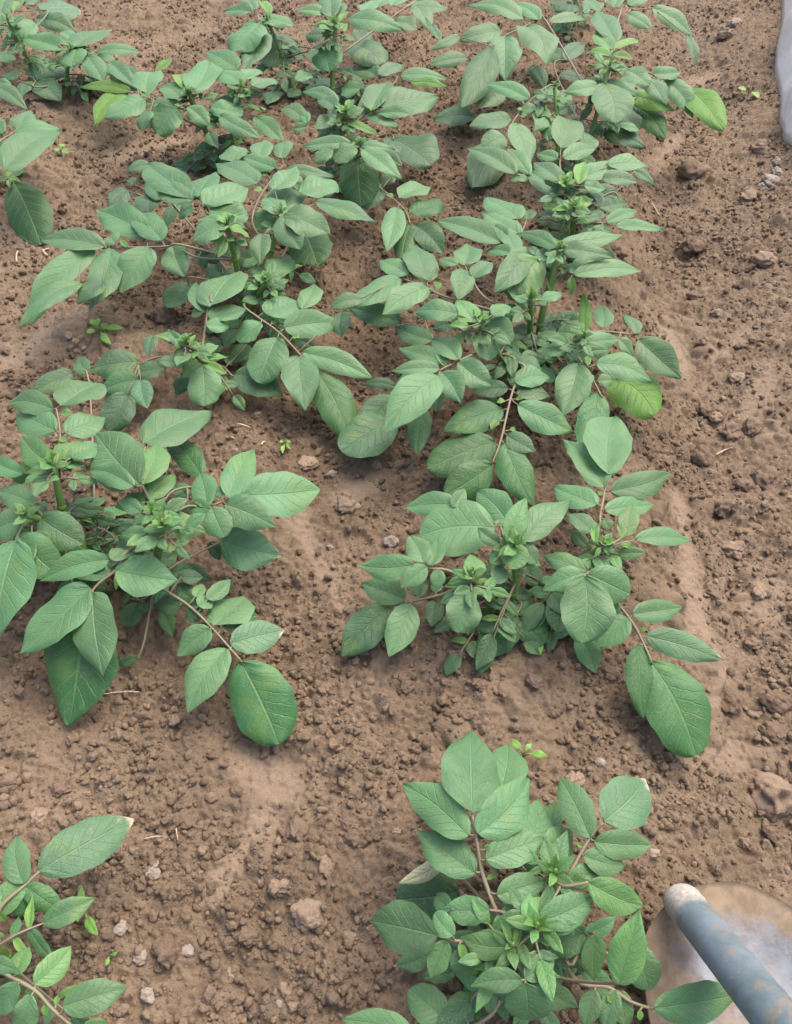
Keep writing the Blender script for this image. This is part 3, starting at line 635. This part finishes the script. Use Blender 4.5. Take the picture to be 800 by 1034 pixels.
# ---------------------------------------------------------------- plants
def leaflet_mesh(base, tip, width, seed, kind):
    """one leaflet between two points: arched, folded along its rib, quilted between the veins"""
    g = random.Random(seed)
    axis_ = tip - base
    L = np.linalg.norm(axis_); ax = axis_ / L
    up = np.array([g.uniform(-.25, .25) + .03, g.uniform(-.25, .25) - .42, 1.0])          # most leaves lean to the open, near side of the bed
    if kind == 't': up[1] += .4
    side = np.cross(up, ax); side /= np.linalg.norm(side)
    nrm = np.cross(ax, side)
    # real width from the width seen in the picture
    mid = base + axis_ * .5
    p0, p1, m0 = pix(base), pix(tip), pix(mid)
    ia = (p1 - p0); ia /= (np.linalg.norm(ia) + 1e-6)
    perp = np.array([-ia[1], ia[0]])
    J = (pix(mid + side * .005) - m0) / .005
    e = max(abs(J @ perp), .45 * np.linalg.norm(J))
    rpx = width / max(np.linalg.norm(p1 - p0), 1)
    cap = .62 if rpx < .5 else .74 if rpx < .7 else .90 if rpx < .95 else 1.05
    W = min(max((1.04 if kind != 't' else .62) * width / e, .30 * L), cap * L)
    small = L < .022
    nu, nv = (10, 6) if small else (26, 14)
    ratio = W / L
    a = g.uniform(.50, .60); b = g.uniform(.66, .86) if ratio < .75 else g.uniform(.48, .58)
    arch = g.uniform(.03, .10) * L; fold = g.uniform(.10, .30); curl = g.uniform(.05, .22)
    if kind == 'v': fold, curl, arch = g.uniform(.02, .10), g.uniform(.14, .28), g.uniform(.03, .07) * L
    acu = g.uniform(.30, .55) if kind in 'mstyd' else .25
    if (ratio > .72 or (kind == 'v' and rpx > .5 and width < 66)) and kind != 't': a, b, acu = g.uniform(.48, .55), g.uniform(.45, .53), g.uniform(.02, .18)
    if kind == 't': fold, curl = g.uniform(.45, .8), .05
    if kind == 'm' and g.random() < .25: fold = g.uniform(.3, .5)
    if kind == 'p': curl = .7
    tp = a / (a + b); nm = tp ** a * (1 - tp) ** b
    bend = g.uniform(-.06, .06) * L
    nvn = g.uniform(5.0, 6.5); ph0 = g.uniform(0, 1); w1, w2 = g.uniform(0, 6.3), g.uniform(0, 6.3); wa = g.uniform(.02, .07)
    twist = g.uniform(-.25, .25)
    V, UV, Fc = [], [], []
    for i in range(nu + 1):
        t = .5 - .5 * math.cos(math.pi * i / nu)
        tt = .004 + .992 * t
        w = tt ** a * (1 - tt) ** b / nm * W / 2
        w *= 1 - acu * max(0, (t - .58) / .42) ** 1.6
        w = max(w, .0005)
        c = base + axis_ * t + nrm * (arch * math.sin(math.pi * min(1, t * 1.0)) ) + side * (bend * math.sin(math.pi * t))
        for j in range(nv + 1):
            s = -1 + 2 * j / nv
            av = abs(s)
            edge = 1 + .025 * math.sin(23 * t + 5 * s + w1)
            hgt = fold * w * (math.sqrt(av * av + .04) - .2) * (1 - .35 * av) - curl * w * av ** 2.6 * (.4 + .9 * t)
            ph = t * nvn - av ** .85 * 1.5 + ph0
            q = abs(math.sin(math.pi * ph))
            quilt = (.040 if kind in 'vy' else .030) * W * q * math.sin(math.pi * min(1, av * .92)) * (1 - .5 * t)
            wave = wa * W * av ** 2 * math.sin(9.5 * t + w2 + (1.7 if s > 0 else 0)) 
            V.append(c + side * (s * w * edge) + nrm * (hgt + quilt + wave + twist * s * w * t * .6))
            UV.append((t, j / nv))
    V = np.array(V)
    gz = ground(V[:, 0], V[:, 1]) + .0025
    V[:, 2] = np.maximum(V[:, 2], gz)
    for i in range(nu):
        for j in range(nv):
            k0 = i * (nv + 1) + j
            Fc.append((k0, k0 + nv + 1, k0 + nv + 2, k0 + 1))
    return V, Fc, UV, L
def parse_leaflet(s):
    m = re.match(r"([\d,.\-]+?),([a-z])(-?\d*)$", s)
    a = [float(q) for q in m.group(1).split(",")]
    return a, m.group(2), (float(m.group(3)) / 100 if m.group(3) else 0.0)
def nearest_on(path, pp):
    best = None
    for p in path:
        d = np.linalg.norm(pix(p) - pp)
        if best is None or d < best[0]: best = (d, p)
    return best
plants = []
for line in FOLIAGE.strip().split("\n"):
    f_ = line.split("|")
    if f_[0] == "P": plants.append(dict(label=f_[2], apex=[tuple(map(float, q.split(","))) for q in f_[3].split()], leaves=[]))
    else: plants[-1]["leaves"].append(f_[1:])
PLANTS = {}
seed = 1000
for pl in plants:
    tops = []
    zf = .75 if pl["label"].split(" potato")[0] in ("tall", "tall leafy", "small") or "top" in pl["label"] else .88 if "row" in pl["label"] else 1.0
    for (px, py, z) in pl["apex"]:
        z *= zf / 100
        p = P(px, py, z)
        tops.append(p)
    ctr = np.mean(tops, axis=0)
    bx = .5 * tops[0][0] + .5 * ctr[0]; by = .5 * tops[0][1] + .5 * ctr[1]
    base = np.array([bx, by, float(ground(bx, by)) - .004])
    root = empty("potato_plant", base)
    tag(root, pl["label"], "potato plant", "potato plants in rows on the soil ridges")
    stems = []
    for i, tp in enumerate(tops):
        d = tp - base
        if math.hypot(d[0], d[1]) > .12: foot = np.array([base[0] + .6 * d[0], base[1] + .6 * d[1], 0.])
        else: foot = np.array([base[0] + .25 * d[0], base[1] + .25 * d[1], 0.])
        foot[2] = float(ground(foot[0], foot[1])) - .012
        m1 = foot * .6 + tp * .4 + np.array([rnd.uniform(-.018, .018), rnd.uniform(-.018, .018), .012])
        path = smooth_path([foot, m1, tp], 6)
        V, Fc = tube([q - base for q in path], .0078, .0042, 9)
        for k_ in (.45, .7):                                   # thickened nodes
            c = path[int(k_ * (len(path) - 1))] - base
            v2, f2 = ico(1); o_ = len(V)
            V += [c + q * .0084 * (1.15 - .5 * k_) for q in v2]; Fc += [tuple(int(w_) + o_ for w_ in t_) for t_ in f2]
        mesh_obj("stem", V, Fc, M_STEM, root)
        stems.append(path)
    for (zz, rach, lfs) in pl["leaves"]:
        z0, z1 = (float(q) * zf / 100 for q in zz.split(","))
        rp = [tuple(map(float, q.split(","))) for q in rach.split()]
        n = len(rp)
        rpts = []
        for i, (x, y) in enumerate(rp):
            z = z0 + (z1 - z0) * (i / max(n - 1, 1))
            p = P(x, y, z)
            gmin = float(ground(p[0], p[1])) + .008
            if p[2] < gmin: p = P(x, y, gmin)
            rpts.append(p)
        # the stalk springs from the nearest stem
        best = None
        for st in stems:
            for q in st[1:]:
                if q[2] > rpts[0][2] - .012: continue
                d = np.linalg.norm(q - rpts[0])
                if best is None or d < best[0]: best = (d, q)
        if best is None: best = (0, stems[0][2])
        sp = best[1]
        path = smooth_path([sp] + rpts, 5)
        path = [q if i == 0 else np.array([q[0], q[1], max(q[2], float(ground(q[0], q[1])) + .003)]) for i, q in enumerate(path)]
        big = n > 1 and len(lfs.split()) > 3
        V, Fc = tube([q - rpts[0] for q in path], .0026 if big else .0020, .0014, 7)
        items = []
        for s in lfs.split():
            (x0, y0, x1, y1, w), kind, dz = parse_leaflet(s)
            dist, q = nearest_on(path[1:] if len(path) > 2 else path, np.array([x0, y0]))
            zb = q[2] + rnd.uniform(-.002, .004) + (.004 if kind == 'm' else -.004 if kind in 'vd' else 0)
            b = P(x0, y0, zb)
            gmin = float(ground(b[0], b[1])) + .006
            if b[2] < gmin: b = P(x0, y0, gmin)
            zt = b[2] + dz + rnd.uniform(-.006, .006)
            t = P(x1, y1, zt)
            for _ in range(4):
                gmin = float(ground(t[0], t[1])) + .006
                if t[2] < gmin: t = P(x1, y1, gmin)
            items.append((b, t, w, kind))
            if np.linalg.norm(q - b) > .003:
                v2, f2 = tube([q - rpts[0], (q + b) / 2 - rpts[0] + np.array([0, 0, -.001]), b - rpts[0] + (t - b) * .05], .0013, .0009, 5)
                o_ = len(V); V += v2; Fc += [tuple(i_ + o_ for i_ in t_) for t_ in f2]
        lo = mesh_obj("leaf", V, Fc, M_STALK, root, rpts[0] - base)
        for (b, t, w, kind) in items:
            seed += 1
            if kind == 'y' and w <= 15: kind = 't'
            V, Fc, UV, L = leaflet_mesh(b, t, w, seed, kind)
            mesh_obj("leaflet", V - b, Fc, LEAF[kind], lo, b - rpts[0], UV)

    # rosettes of folded young leaves at the growing tips
    for tp in tops:
        sc_ = rnd.uniform(.6, .95)
        nros = rnd.randint(7, 10)
        lo = mesh_obj("shoot", *tube([np.zeros(3), np.array([0, 0, .006]), np.array([.001, 0, .012])], .0035, .0018, 7), M_STEM, root, tp - base)
        a0 = rnd.uniform(0, 6.28)
        for i in range(nros):
            fr = i / (nros - 1)                                   # inner leaves stand up, outer ones spread
            an = a0 + i * 2.4
            el = math.radians(70 - 60 * fr + rnd.uniform(-16, 16))
            an += rnd.uniform(-.5, .5)
            ln = (.008 + .022 * fr) * sc_ * rnd.uniform(.7, 1.3)
            b = tp + np.array([math.cos(an) * .002, math.sin(an) * .002, .011 - .012 * fr])
            t = b + ln * np.array([math.cos(an) * math.cos(el), math.sin(an) * math.cos(el), math.sin(el)])
            seed += 1
            kd = 't' if fr < .6 else 'y'
            wpx = ln * rnd.uniform(.42, .55) * F / np.linalg.norm(b - np.array([0, 0, CAM_H])) / (.62 if kd == 't' else 1)
            V, Fc, UV, L = leaflet_mesh(b, t, wpx, seed, kd)
            mesh_obj("leaflet", V - b, Fc, LEAF[kd], lo, b - tp, UV)
        # the ring of half grown leaves just below each tip
        for i in range(rnd.randint(4, 6)):
            an = a0 + 1.1 + i * 1.37 + rnd.uniform(-.3, .3)
            s0 = tp - np.array([0, 0, rnd.uniform(.008, .035)])
            ln = rnd.uniform(.012, .03)
            dr = np.array([math.cos(an), math.sin(an), rnd.uniform(-.1, .35)])
            e0 = s0 + dr * ln
            V, Fc = tube([q - s0 for q in smooth_path([s0, (s0 + e0) / 2 + np.array([0, 0, .003]), e0], 3)], .0015, .001, 6)
            lo = mesh_obj("leaf", V, Fc, M_STALK, root, s0 - base)
            pr = np.array([-dr[1], dr[0], 0])
            for pos_, sd, sz in ((1, 0, 1.0), (.7, 1, .7), (.7, -1, .7)):
                b = s0 + (e0 - s0) * pos_
                dd = dr * (1 if sd == 0 else .45) + pr * sd
                dd /= np.linalg.norm(dd)
                Lf = rnd.uniform(.022, .040) * sz
                t = b + dd * Lf + np.array([0, 0, rnd.uniform(-.012, .006)])
                wpx = Lf * rnd.uniform(.44, .56) * F / np.linalg.norm(b - np.array([0, 0, CAM_H]))
                seed += 1
                kd = rnd.choice("ymm")
                V, Fc, UV, L = leaflet_mesh(b, t, wpx, seed, kd)
                mesh_obj("leaflet", V - b, Fc, LEAF[kd], lo, b - s0, UV)
    # the small leaves low on the stems
    for st in stems:
        for q_ in range(rnd.choice((4, 5, 6)) + (4 if zf < .8 else 0)):
            k_ = rnd.randint(max(1, len(st) // 4), max(2, int(len(st) * (.6 if zf > .8 else .8))))
            k_ = min(k_, len(st) - 1)
            s0 = st[k_]
            an, ln = rnd.uniform(0, 6.283), rnd.uniform(.03, .085)
            dr = np.array([math.cos(an), math.sin(an), rnd.uniform(-.5, .05)])
            e0 = s0 + dr * ln
            e0[2] = max(e0[2], float(ground(e0[0], e0[1])) + .012)
            path = smooth_path([s0, (s0 + e0) / 2 + np.array([0, 0, .006]), e0], 3)
            V, Fc = tube([q - s0 for q in path], .0016, .001, 6)
            lo = mesh_obj("leaf", V, Fc, M_STALK, root, s0 - base)
            pr = np.array([-dr[1], dr[0], 0])
            for pos_, sd, sz in ((1, 0, 1.0), (.72, 1, .75), (.72, -1, .75), (.42, 1, .5), (.42, -1, .5)):
                b = s0 + (e0 - s0) * pos_ + np.array([0, 0, .004 * (1 - pos_)])
                dd = dr * (1 if sd == 0 else .35) + pr * sd
                dd = dd / np.linalg.norm(dd)
                Lf = rnd.uniform(.028, .055) * sz
                t = b + dd * Lf + np.array([0, 0, rnd.uniform(-.01, .002)])
                t[2] = max(t[2], float(ground(t[0], t[1])) + .005)
                wpx = Lf * rnd.uniform(.5, .62) * F / np.linalg.norm(b - np.array([0, 0, CAM_H]))
                seed += 1
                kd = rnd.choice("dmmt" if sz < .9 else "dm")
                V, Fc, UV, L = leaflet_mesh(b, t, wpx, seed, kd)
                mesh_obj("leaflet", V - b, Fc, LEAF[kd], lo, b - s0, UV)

# ---------------------------------------------------------------- single clods and pebbles
ZONES = [(lambda x, y: x > 600 and y < 300, "in the furrow at the top right"), (lambda x, y: x > 600 and y < 650, "in the furrow beside the right row"),
         (lambda x, y: x > 560, "in the furrow above the hoe"), (lambda x, y: x > 440, "between the middle plant and the front plant"),
         (lambda x, y: x < 130 and y < 420, "on the bare strip left of the left row"), (lambda x, y: y < 700, "on the trodden soil between the rows"),
         (lambda x, y: x < 130, "above the plant in the lower left corner"), (lambda x, y: True, "on the open soil left of the front plant")]
for i, s in enumerate(PEBBLES.replace("\n", " ").split()):
    x, y, r, kind = s.split(",")
    x, y, r = float(x), float(y), float(r)
    v, f = lump(3, 900 + i, .34 if kind != 'w' else .25)
    p = on_ground(x, y)
    R = r * np.linalg.norm(p - np.array([0, 0, CAM_H])) / F * 1.02
    a = rnd.uniform(0, 6.3)
    rot = np.array([[math.cos(a), -math.sin(a), 0], [math.sin(a), math.cos(a), 0], [0, 0, 1]])
    nm = "pebble" if kind == 'w' else "soil_clod"
    o = mesh_obj(nm, (v * R) @ rot.T, f, {'b': M_CLOD, 't': M_TAN, 'w': M_PALE}[kind], None, p + np.array([0, 0, R * .12]))
    zone = next(t for fn, t in ZONES if fn(x, y))
    size = "tiny" if r <= 4 else "small" if r <= 6 else "middling" if r <= 9 else "large"
    col = {'b': "brown soil clod", 't': "light tan soil clod", 'w': "whitish pebble"}[kind]
    tag(o, "%s %s %s" % (size, col, zone), nm.replace("_", " "), "%s %ss %s" % (size, col, zone))

# ---------------------------------------------------------------- straw and bits
STRAWS = [((103, 701), (135, 699), (167, 705), .0011, "long thin dry straw below the big hanging leaf"), ((723, 459), (732, 455), (740, 452), .0016, "short pale straw lying in the furrow"),
          ((658, 205), (662, 212), (666, 218), .0014, "short pale straw on the slope beside the right row"), ((48, 258), (44, 254), (50, 251), .0028, "curled whitish bit of root on the left strip"),
          ((17, 264), (17, 259), (18, 253), .0022, "straight whitish bit of root at the left edge"), ((240, 428), (246, 430), (253, 432), .0018, "short dry straw under the left row leaves"),
          ((229, 442), (233, 442), (237, 443), .0016, "small dry straw chip in the dark soil"), ((264, 449), (266, 447), (268, 446), .0016, "tiny pale straw chip beside a weed"),
          ((146, 847), (160, 845), (172, 848), .0010, "thin dry root on the soil beside the cut off leaf"), ((178, 836), (179, 843), (180, 850), .0009, "fine pale root next to two clods")]
for a, b, c, r, lab in STRAWS:
    pts = [on_ground(q[0], q[1], .003) for q in (a, b, c)]
    pts[1][2] += .002
    V, Fc = tube([q - pts[0] for q in smooth_path(pts, 5)], r, r * .7, 6)
    tag(mesh_obj("straw", V, Fc, M_STRAW, None, pts[0]), lab, "straw", "dry bits on the soil")
# ---------------------------------------------------------------- weeds
WEEDS = [(86, 922, [(84, 903, 7), (95, 938, 11), (65, 917, 7), (80, 928, 5)], "yellow green seedling weed beside the lower left plant"),
         (528, 764, [(546, 764, 8), (520, 752, 7), (534, 755, 5)], "small bright weed just above the front plant"),
         (100, 336, [(95, 328, 6), (107, 330, 6), (92, 338, 6), (108, 341, 6), (100, 325, 5), (118, 332, 5)], "small feathery weed left of the bare stem"),
         (288, 450, [(284, 447, 3), (292, 447, 3), (286, 454, 3), (292, 453, 3)], "tiny four leaved weed on the dark soil"),
         (113, 967, [(108, 972, 4), (117, 963, 4)], "tiny two leaved seedling on the open soil"),
         (548, 650, [(541, 645, 5), (553, 648, 6), (547, 656, 5)], "tiny yellow green seedling under the middle plant"),
         (756, 94, [(748, 92, 5), (764, 96, 5), (758, 88, 4)], "faint yellow green sprout in the far furrow"),
         (62, 154, [(57, 152, 5), (68, 156, 5), (64, 149, 4)], "faint green sprout on the far left strip")]
for x, y, lv, lab in WEEDS:
    b = on_ground(x, y)
    root = empty("weed", b)
    tag(root, lab, "weed", "small weeds")
    V, Fc = [], []
    for lx, ly, w in lv:
        q = on_ground(lx, ly, .012)
        base_ = b + (q - b) * .45; base_[2] = b[2] + .012
        v2, f2 = tube([np.zeros(3), (base_ - b) * .6 + np.array([0, 0, .003]), base_ - b], .0011, .0008, 5)
        o_ = len(V); V += v2; Fc += [tuple(i_ + o_ for i_ in t_) for t_ in f2]
        seed += 1
        tipv = b + (q - b) * 1.35; tipv[2] = b[2] + .012 + rnd.uniform(-.002, .004)
        v3, f3, uv3, _ = leaflet_mesh(base_, tipv, w, seed, 'y')
        mesh_obj("leaf", v3 - b, f3, M_WEED, root, (0, 0, 0), uv3)
    mesh_obj("stem", V, Fc, M_WEED, root)

# ---------------------------------------------------------------- the hoe
def metal_mud(name, metal, mud, thr, scale, rough):
    m, nt, bs = mat(name); k = N(nt)
    pos = k.n("ShaderNodeNewGeometry").outputs["Position"]
    n1 = k.noise(pos, scale, 5, .62); n2 = k.noise(pos, scale * 9, 4, .65)
    rim = k.n("ShaderNodeAttribute", attribute_name="rim").outputs["Fac"]
    f = k.ramp(k.m('ADD', k.m('ADD', n1, k.m('MULTIPLY', n2, .3)), k.m('MULTIPLY', rim, .75)), thr, thr + .26)
    c = k.mix(f, k.mix(k.ramp(n2, .35, .7), metal, tuple(q * .72 for q in metal)), k.mix(k.ramp(n2, .35, .65), mud, tuple(q * .7 for q in mud)))
    c = k.mix(k.m('MULTIPLY', k.ramp(k.noise(pos, 26, 4, .6), .56, .66), .6), c, (.13, .125, .13))
    k.link(c, bs.inputs["Base Color"])
    k.link(k.m('MULTIPLY', k.m('SUBTRACT', 1.0, f), .25), bs.inputs["Metallic"])
    k.link(k.m('ADD', rough, k.m('MULTIPLY', f, .5), clamp=True), bs.inputs["Roughness"])
    k.link(k.bump(k.m('ADD', f, k.m('MULTIPLY', n2, .4)), .35, .002), bs.inputs["Normal"])
    return m
M_BLADE = metal_mud("muddy_steel", (.13, .145, .17), (.26, .19, .125), .62, 7, .5)
M_STEEL = metal_mud("bare_steel", (.55, .56, .58), (.4, .33, .26), .95, 30, .3)
def worn_paint():
    m, nt, bs = mat("worn_blue_paint"); k = N(nt)
    pos = k.n("ShaderNodeNewGeometry").outputs["Position"]
    n1 = k.noise(pos, 28, 5, .6); n2 = k.noise(pos, 210, 4, .7)
    c = k.mix(k.ramp(n1, .35, .68), (.105, .145, .155), (.155, .195, .235))
    c = k.mix(k.ramp(n2, .66, .74), c, (.42, .45, .45))
    end = k.n("ShaderNodeAttribute", attribute_name="worn").outputs["Fac"]
    f = k.ramp(k.m('ADD', end, k.m('MULTIPLY', k.m('SUBTRACT', n1, .5), .7)), .35, .65)
    scr = k.n("ShaderNodeMapping"); k.link(pos, scr.inputs[0])
    scr.inputs["Rotation"].default_value = (0, 0, SCR_ANG); scr.inputs["Scale"].default_value = (26, 420, 60)
    ns_ = k.n("ShaderNodeTexNoise"); k.link(scr.outputs[0], ns_.inputs["Vector"]); ns_.inputs["Scale"].default_value = 1.0; ns_.inputs["Detail"].default_value = 4
    c = k.mix(k.m('MULTIPLY', k.ramp(ns_.outputs["Fac"], .62, .74), .3), c, (.30, .30, .27))
    c = k.mix(k.m('MULTIPLY', k.ramp(k.noise(pos, 48, 6, .75), .54, .64), .75), c, (.24, .18, .125))
    c = k.mix(f, c, k.mix(k.ramp(n2, .35, .65), (.44, .42, .385), (.31, .285, .245)))
    k.link(c, bs.inputs["Base Color"])
    bs.inputs["Roughness"].default_value = .5
    k.link(k.bump(k.m('ADD', n2, n1), .25, .0012), bs.inputs["Normal"])
    return m
h0 = P(690, 912, .050); h1 = P(790, 1036, .235)
hd = (h1 - h0) / np.linalg.norm(h1 - h0)
SCR_ANG = -math.atan2(hd[1], hd[0])
M_HANDLE = worn_paint()
hoe = empty("hoe", on_ground(700, 960))
hb = np.array(hoe.location)
tag(hoe, "garden hoe with worn blue grey handle and muddy round blade beside the front plant", "hoe")
ns, V, Fc, worn = 28, [], [], []
LEN = 1.15
sidev = np.cross(hd, [0, 0, 1]); sidev /= np.linalg.norm(sidev); upv = np.cross(sidev, hd)
prof = [(-.010, .006), (-.0095, .0132), (-.0075, .0178), (-.003, .0200), (.003, .0207), (.010, .0201), (.018, .0206), (.024, .0198)] + [(.030 + .02 * i, .0197) for i in range(int(LEN / .02))]
for s, r in prof:
    for k_ in range(ns):
        w = 2 * math.pi * k_ / ns
        rr = r * (1 + .02 * math.sin(3 * w + 9 * s))
        V.append(h0 + hd * s + rr * (math.cos(w) * sidev + math.sin(w) * upv) - hb)
        worn.append(max(0, 1 - max(0, s) / .075))
for i in range(len(prof) - 1):
    for k_ in range(ns):
        j = (k_ + 1) % ns
        Fc.append((i * ns + k_, i * ns + j, (i + 1) * ns + j, (i + 1) * ns + k_))
Fc.append(tuple(range(ns))[::-1]); Fc.append(tuple((len(prof) - 1) * ns + k_ for k_ in range(ns)))
ho = mesh_obj("handle", V, Fc, M_HANDLE, hoe)
ho.data.attributes.new("worn", 'FLOAT', 'POINT').data.foreach_set("value", np.array(worn, np.float32))
# blade: outline measured at its resting height, dished, 3 mm thick
OUT = [(650, 952), (655, 938), (668, 918), (690, 900), (715, 892), (738, 890), (760, 895), (782, 905), (808, 922), (838, 950), (860, 990), (866, 1040), (850, 1090), (800, 1120), (740, 1122), (690, 1095), (662, 1050), (652, 1000)]
outl = [P(x, y, .034) for x, y in OUT]
outl = smooth_path(outl + [outl[0]], 4)[:-1]
cb = np.mean(outl, axis=0)
rings, V, Fc, rim = 14, [], [], []
no = len(outl)
for side_ in (0, 1):
    for r_ in range(rings + 1):
        t = r_ / rings
        for p in outl:
            q = cb + (p - cb) * t
            q = q + np.array([0, 0, -.018 * (1 - t ** 2) - .004 * side_ + (.0016 * math.sin(21 * q[0] + 3) * math.sin(33 * q[1]) + .0010 * math.sin(70 * q[0]) * math.sin(61 * q[1] + 1)) * (1 - t ** 6)])
            V.append(q - hb); rim.append(t ** 3)
for side_ in (0, 1):
    o_ = side_ * (rings + 1) * no
    for r_ in range(rings):
        for k_ in range(no):
            j = (k_ + 1) % no
            q = (o_ + r_ * no + k_, o_ + r_ * no + j, o_ + (r_ + 1) * no + j, o_ + (r_ + 1) * no + k_)
            Fc.append(q if side_ else q[::-1])
o2 = (rings + 1) * no
for k_ in range(no):
    j = (k_ + 1) % no
    Fc.append((rings * no + k_, rings * no + j, o2 + rings * no + j, o2 + rings * no + k_))
bo = mesh_obj("blade", V, Fc, M_BLADE, hoe)
bo.data.attributes.new("rim", 'FLOAT', 'POINT').data.foreach_set("value", np.array(rim, np.float32))
# steel strap under the handle and the socket that joins it to the blade
sp_ = [h0 + hd * s - upv * .0216 - sidev * .009 for s in np.linspace(.03, .6, 12)]
V, Fc = [], []
for p in sp_:
    for a, b in ((-.006, 0), (.006, 0), (.006, -.004), (-.006, -.004)): V.append(p + sidev * a + upv * b - hb)
for i in range(len(sp_) - 1):
    for k_ in range(4):
        j = (k_ + 1) % 4; Fc.append((i * 4 + k_, i * 4 + j, i * 4 + 4 + j, i * 4 + 4 + k_))
Fc += [(3, 2, 1, 0), tuple(len(V) - 4 + q for q in range(4))]
mesh_obj("strap", V, Fc, M_STEEL, hoe, smooth=False)
V, Fc = tube([h0 + hd * .045 - upv * .008 - sidev * .012 - hb, h0 + hd * .052 - sidev * .014 - np.array([0, 0, .022]) - hb, h0 + hd * .056 - sidev * .016 - np.array([0, 0, .046]) - hb], .009, .010, 16)
mesh_obj("socket", V, Fc, M_BLADE, hoe)

# ---------------------------------------------------------------- plastic film along the far right
def film_material():
    m, nt, bs = mat("milky_film"); k = N(nt)
    pos = k.n("ShaderNodeNewGeometry").outputs["Position"]
    k.link(k.mix(k.ramp(k.noise(pos, 14, 4, .6), .4, .66), (.84, .84, .83), (.74, .73, .71)), bs.inputs["Base Color"])
    bs.inputs["Roughness"].default_value = .32
    tr = k.n("ShaderNodeBsdfTranslucent"); tr.inputs[0].default_value = (.85, .84, .82, 1)
    mx = k.n("ShaderNodeMixShader"); mx.inputs[0].default_value = .35
    nt.links.new(bs.outputs[0], mx.inputs[1]); nt.links.new(tr.outputs[0], mx.inputs[2])
    nt.links.new(mx.outputs[0], nt.nodes["Material Output"].inputs[0])
    k.link(k.bump(k.noise(pos, 24, 3, .5), .35, .006), bs.inputs["Normal"])
    return m
edge = [on_ground(812, 170), on_ground(789, 138), on_ground(787, 100), on_ground(783, 60), on_ground(789, 20), on_ground(789, -30), on_ground(786, -90), on_ground(783, -130)]
edge = smooth_path(edge, 10)
V, Fc = [], []
nr = 16
for i, p in enumerate(edge):
    for r_ in range(nr + 1):
        t = r_ / nr
        h = .20 * (1 - (1 - t) ** 2) + .008 * math.sin(i * .21 + 2 * t) * (.3 + t)
        w = .05 * t + .16 * t ** 3 + .014 * math.sin(i * .33 + 2.2 * t) * min(1, 3 * t) + .005 * math.sin(i * .71 + 3.5 * t) * min(1, 4 * t)
        q = np.array([p[0] + w, p[1], float(ground(p[0] + w, p[1])) + .003 + h])
        V.append(q - edge[0])
for i in range(len(edge) - 1):
    for r_ in range(nr):
        k0 = i * (nr + 1) + r_
        Fc.append((k0, k0 + 1, k0 + nr + 2, k0 + nr + 1))
fo = mesh_obj("plastic_film", V, Fc, film_material(), None, edge[0])
sm = fo.modifiers.new("thickness", 'SOLIDIFY'); sm.thickness = .0012
tag(fo, "crumpled milky plastic film standing along the top right edge", "plastic film")
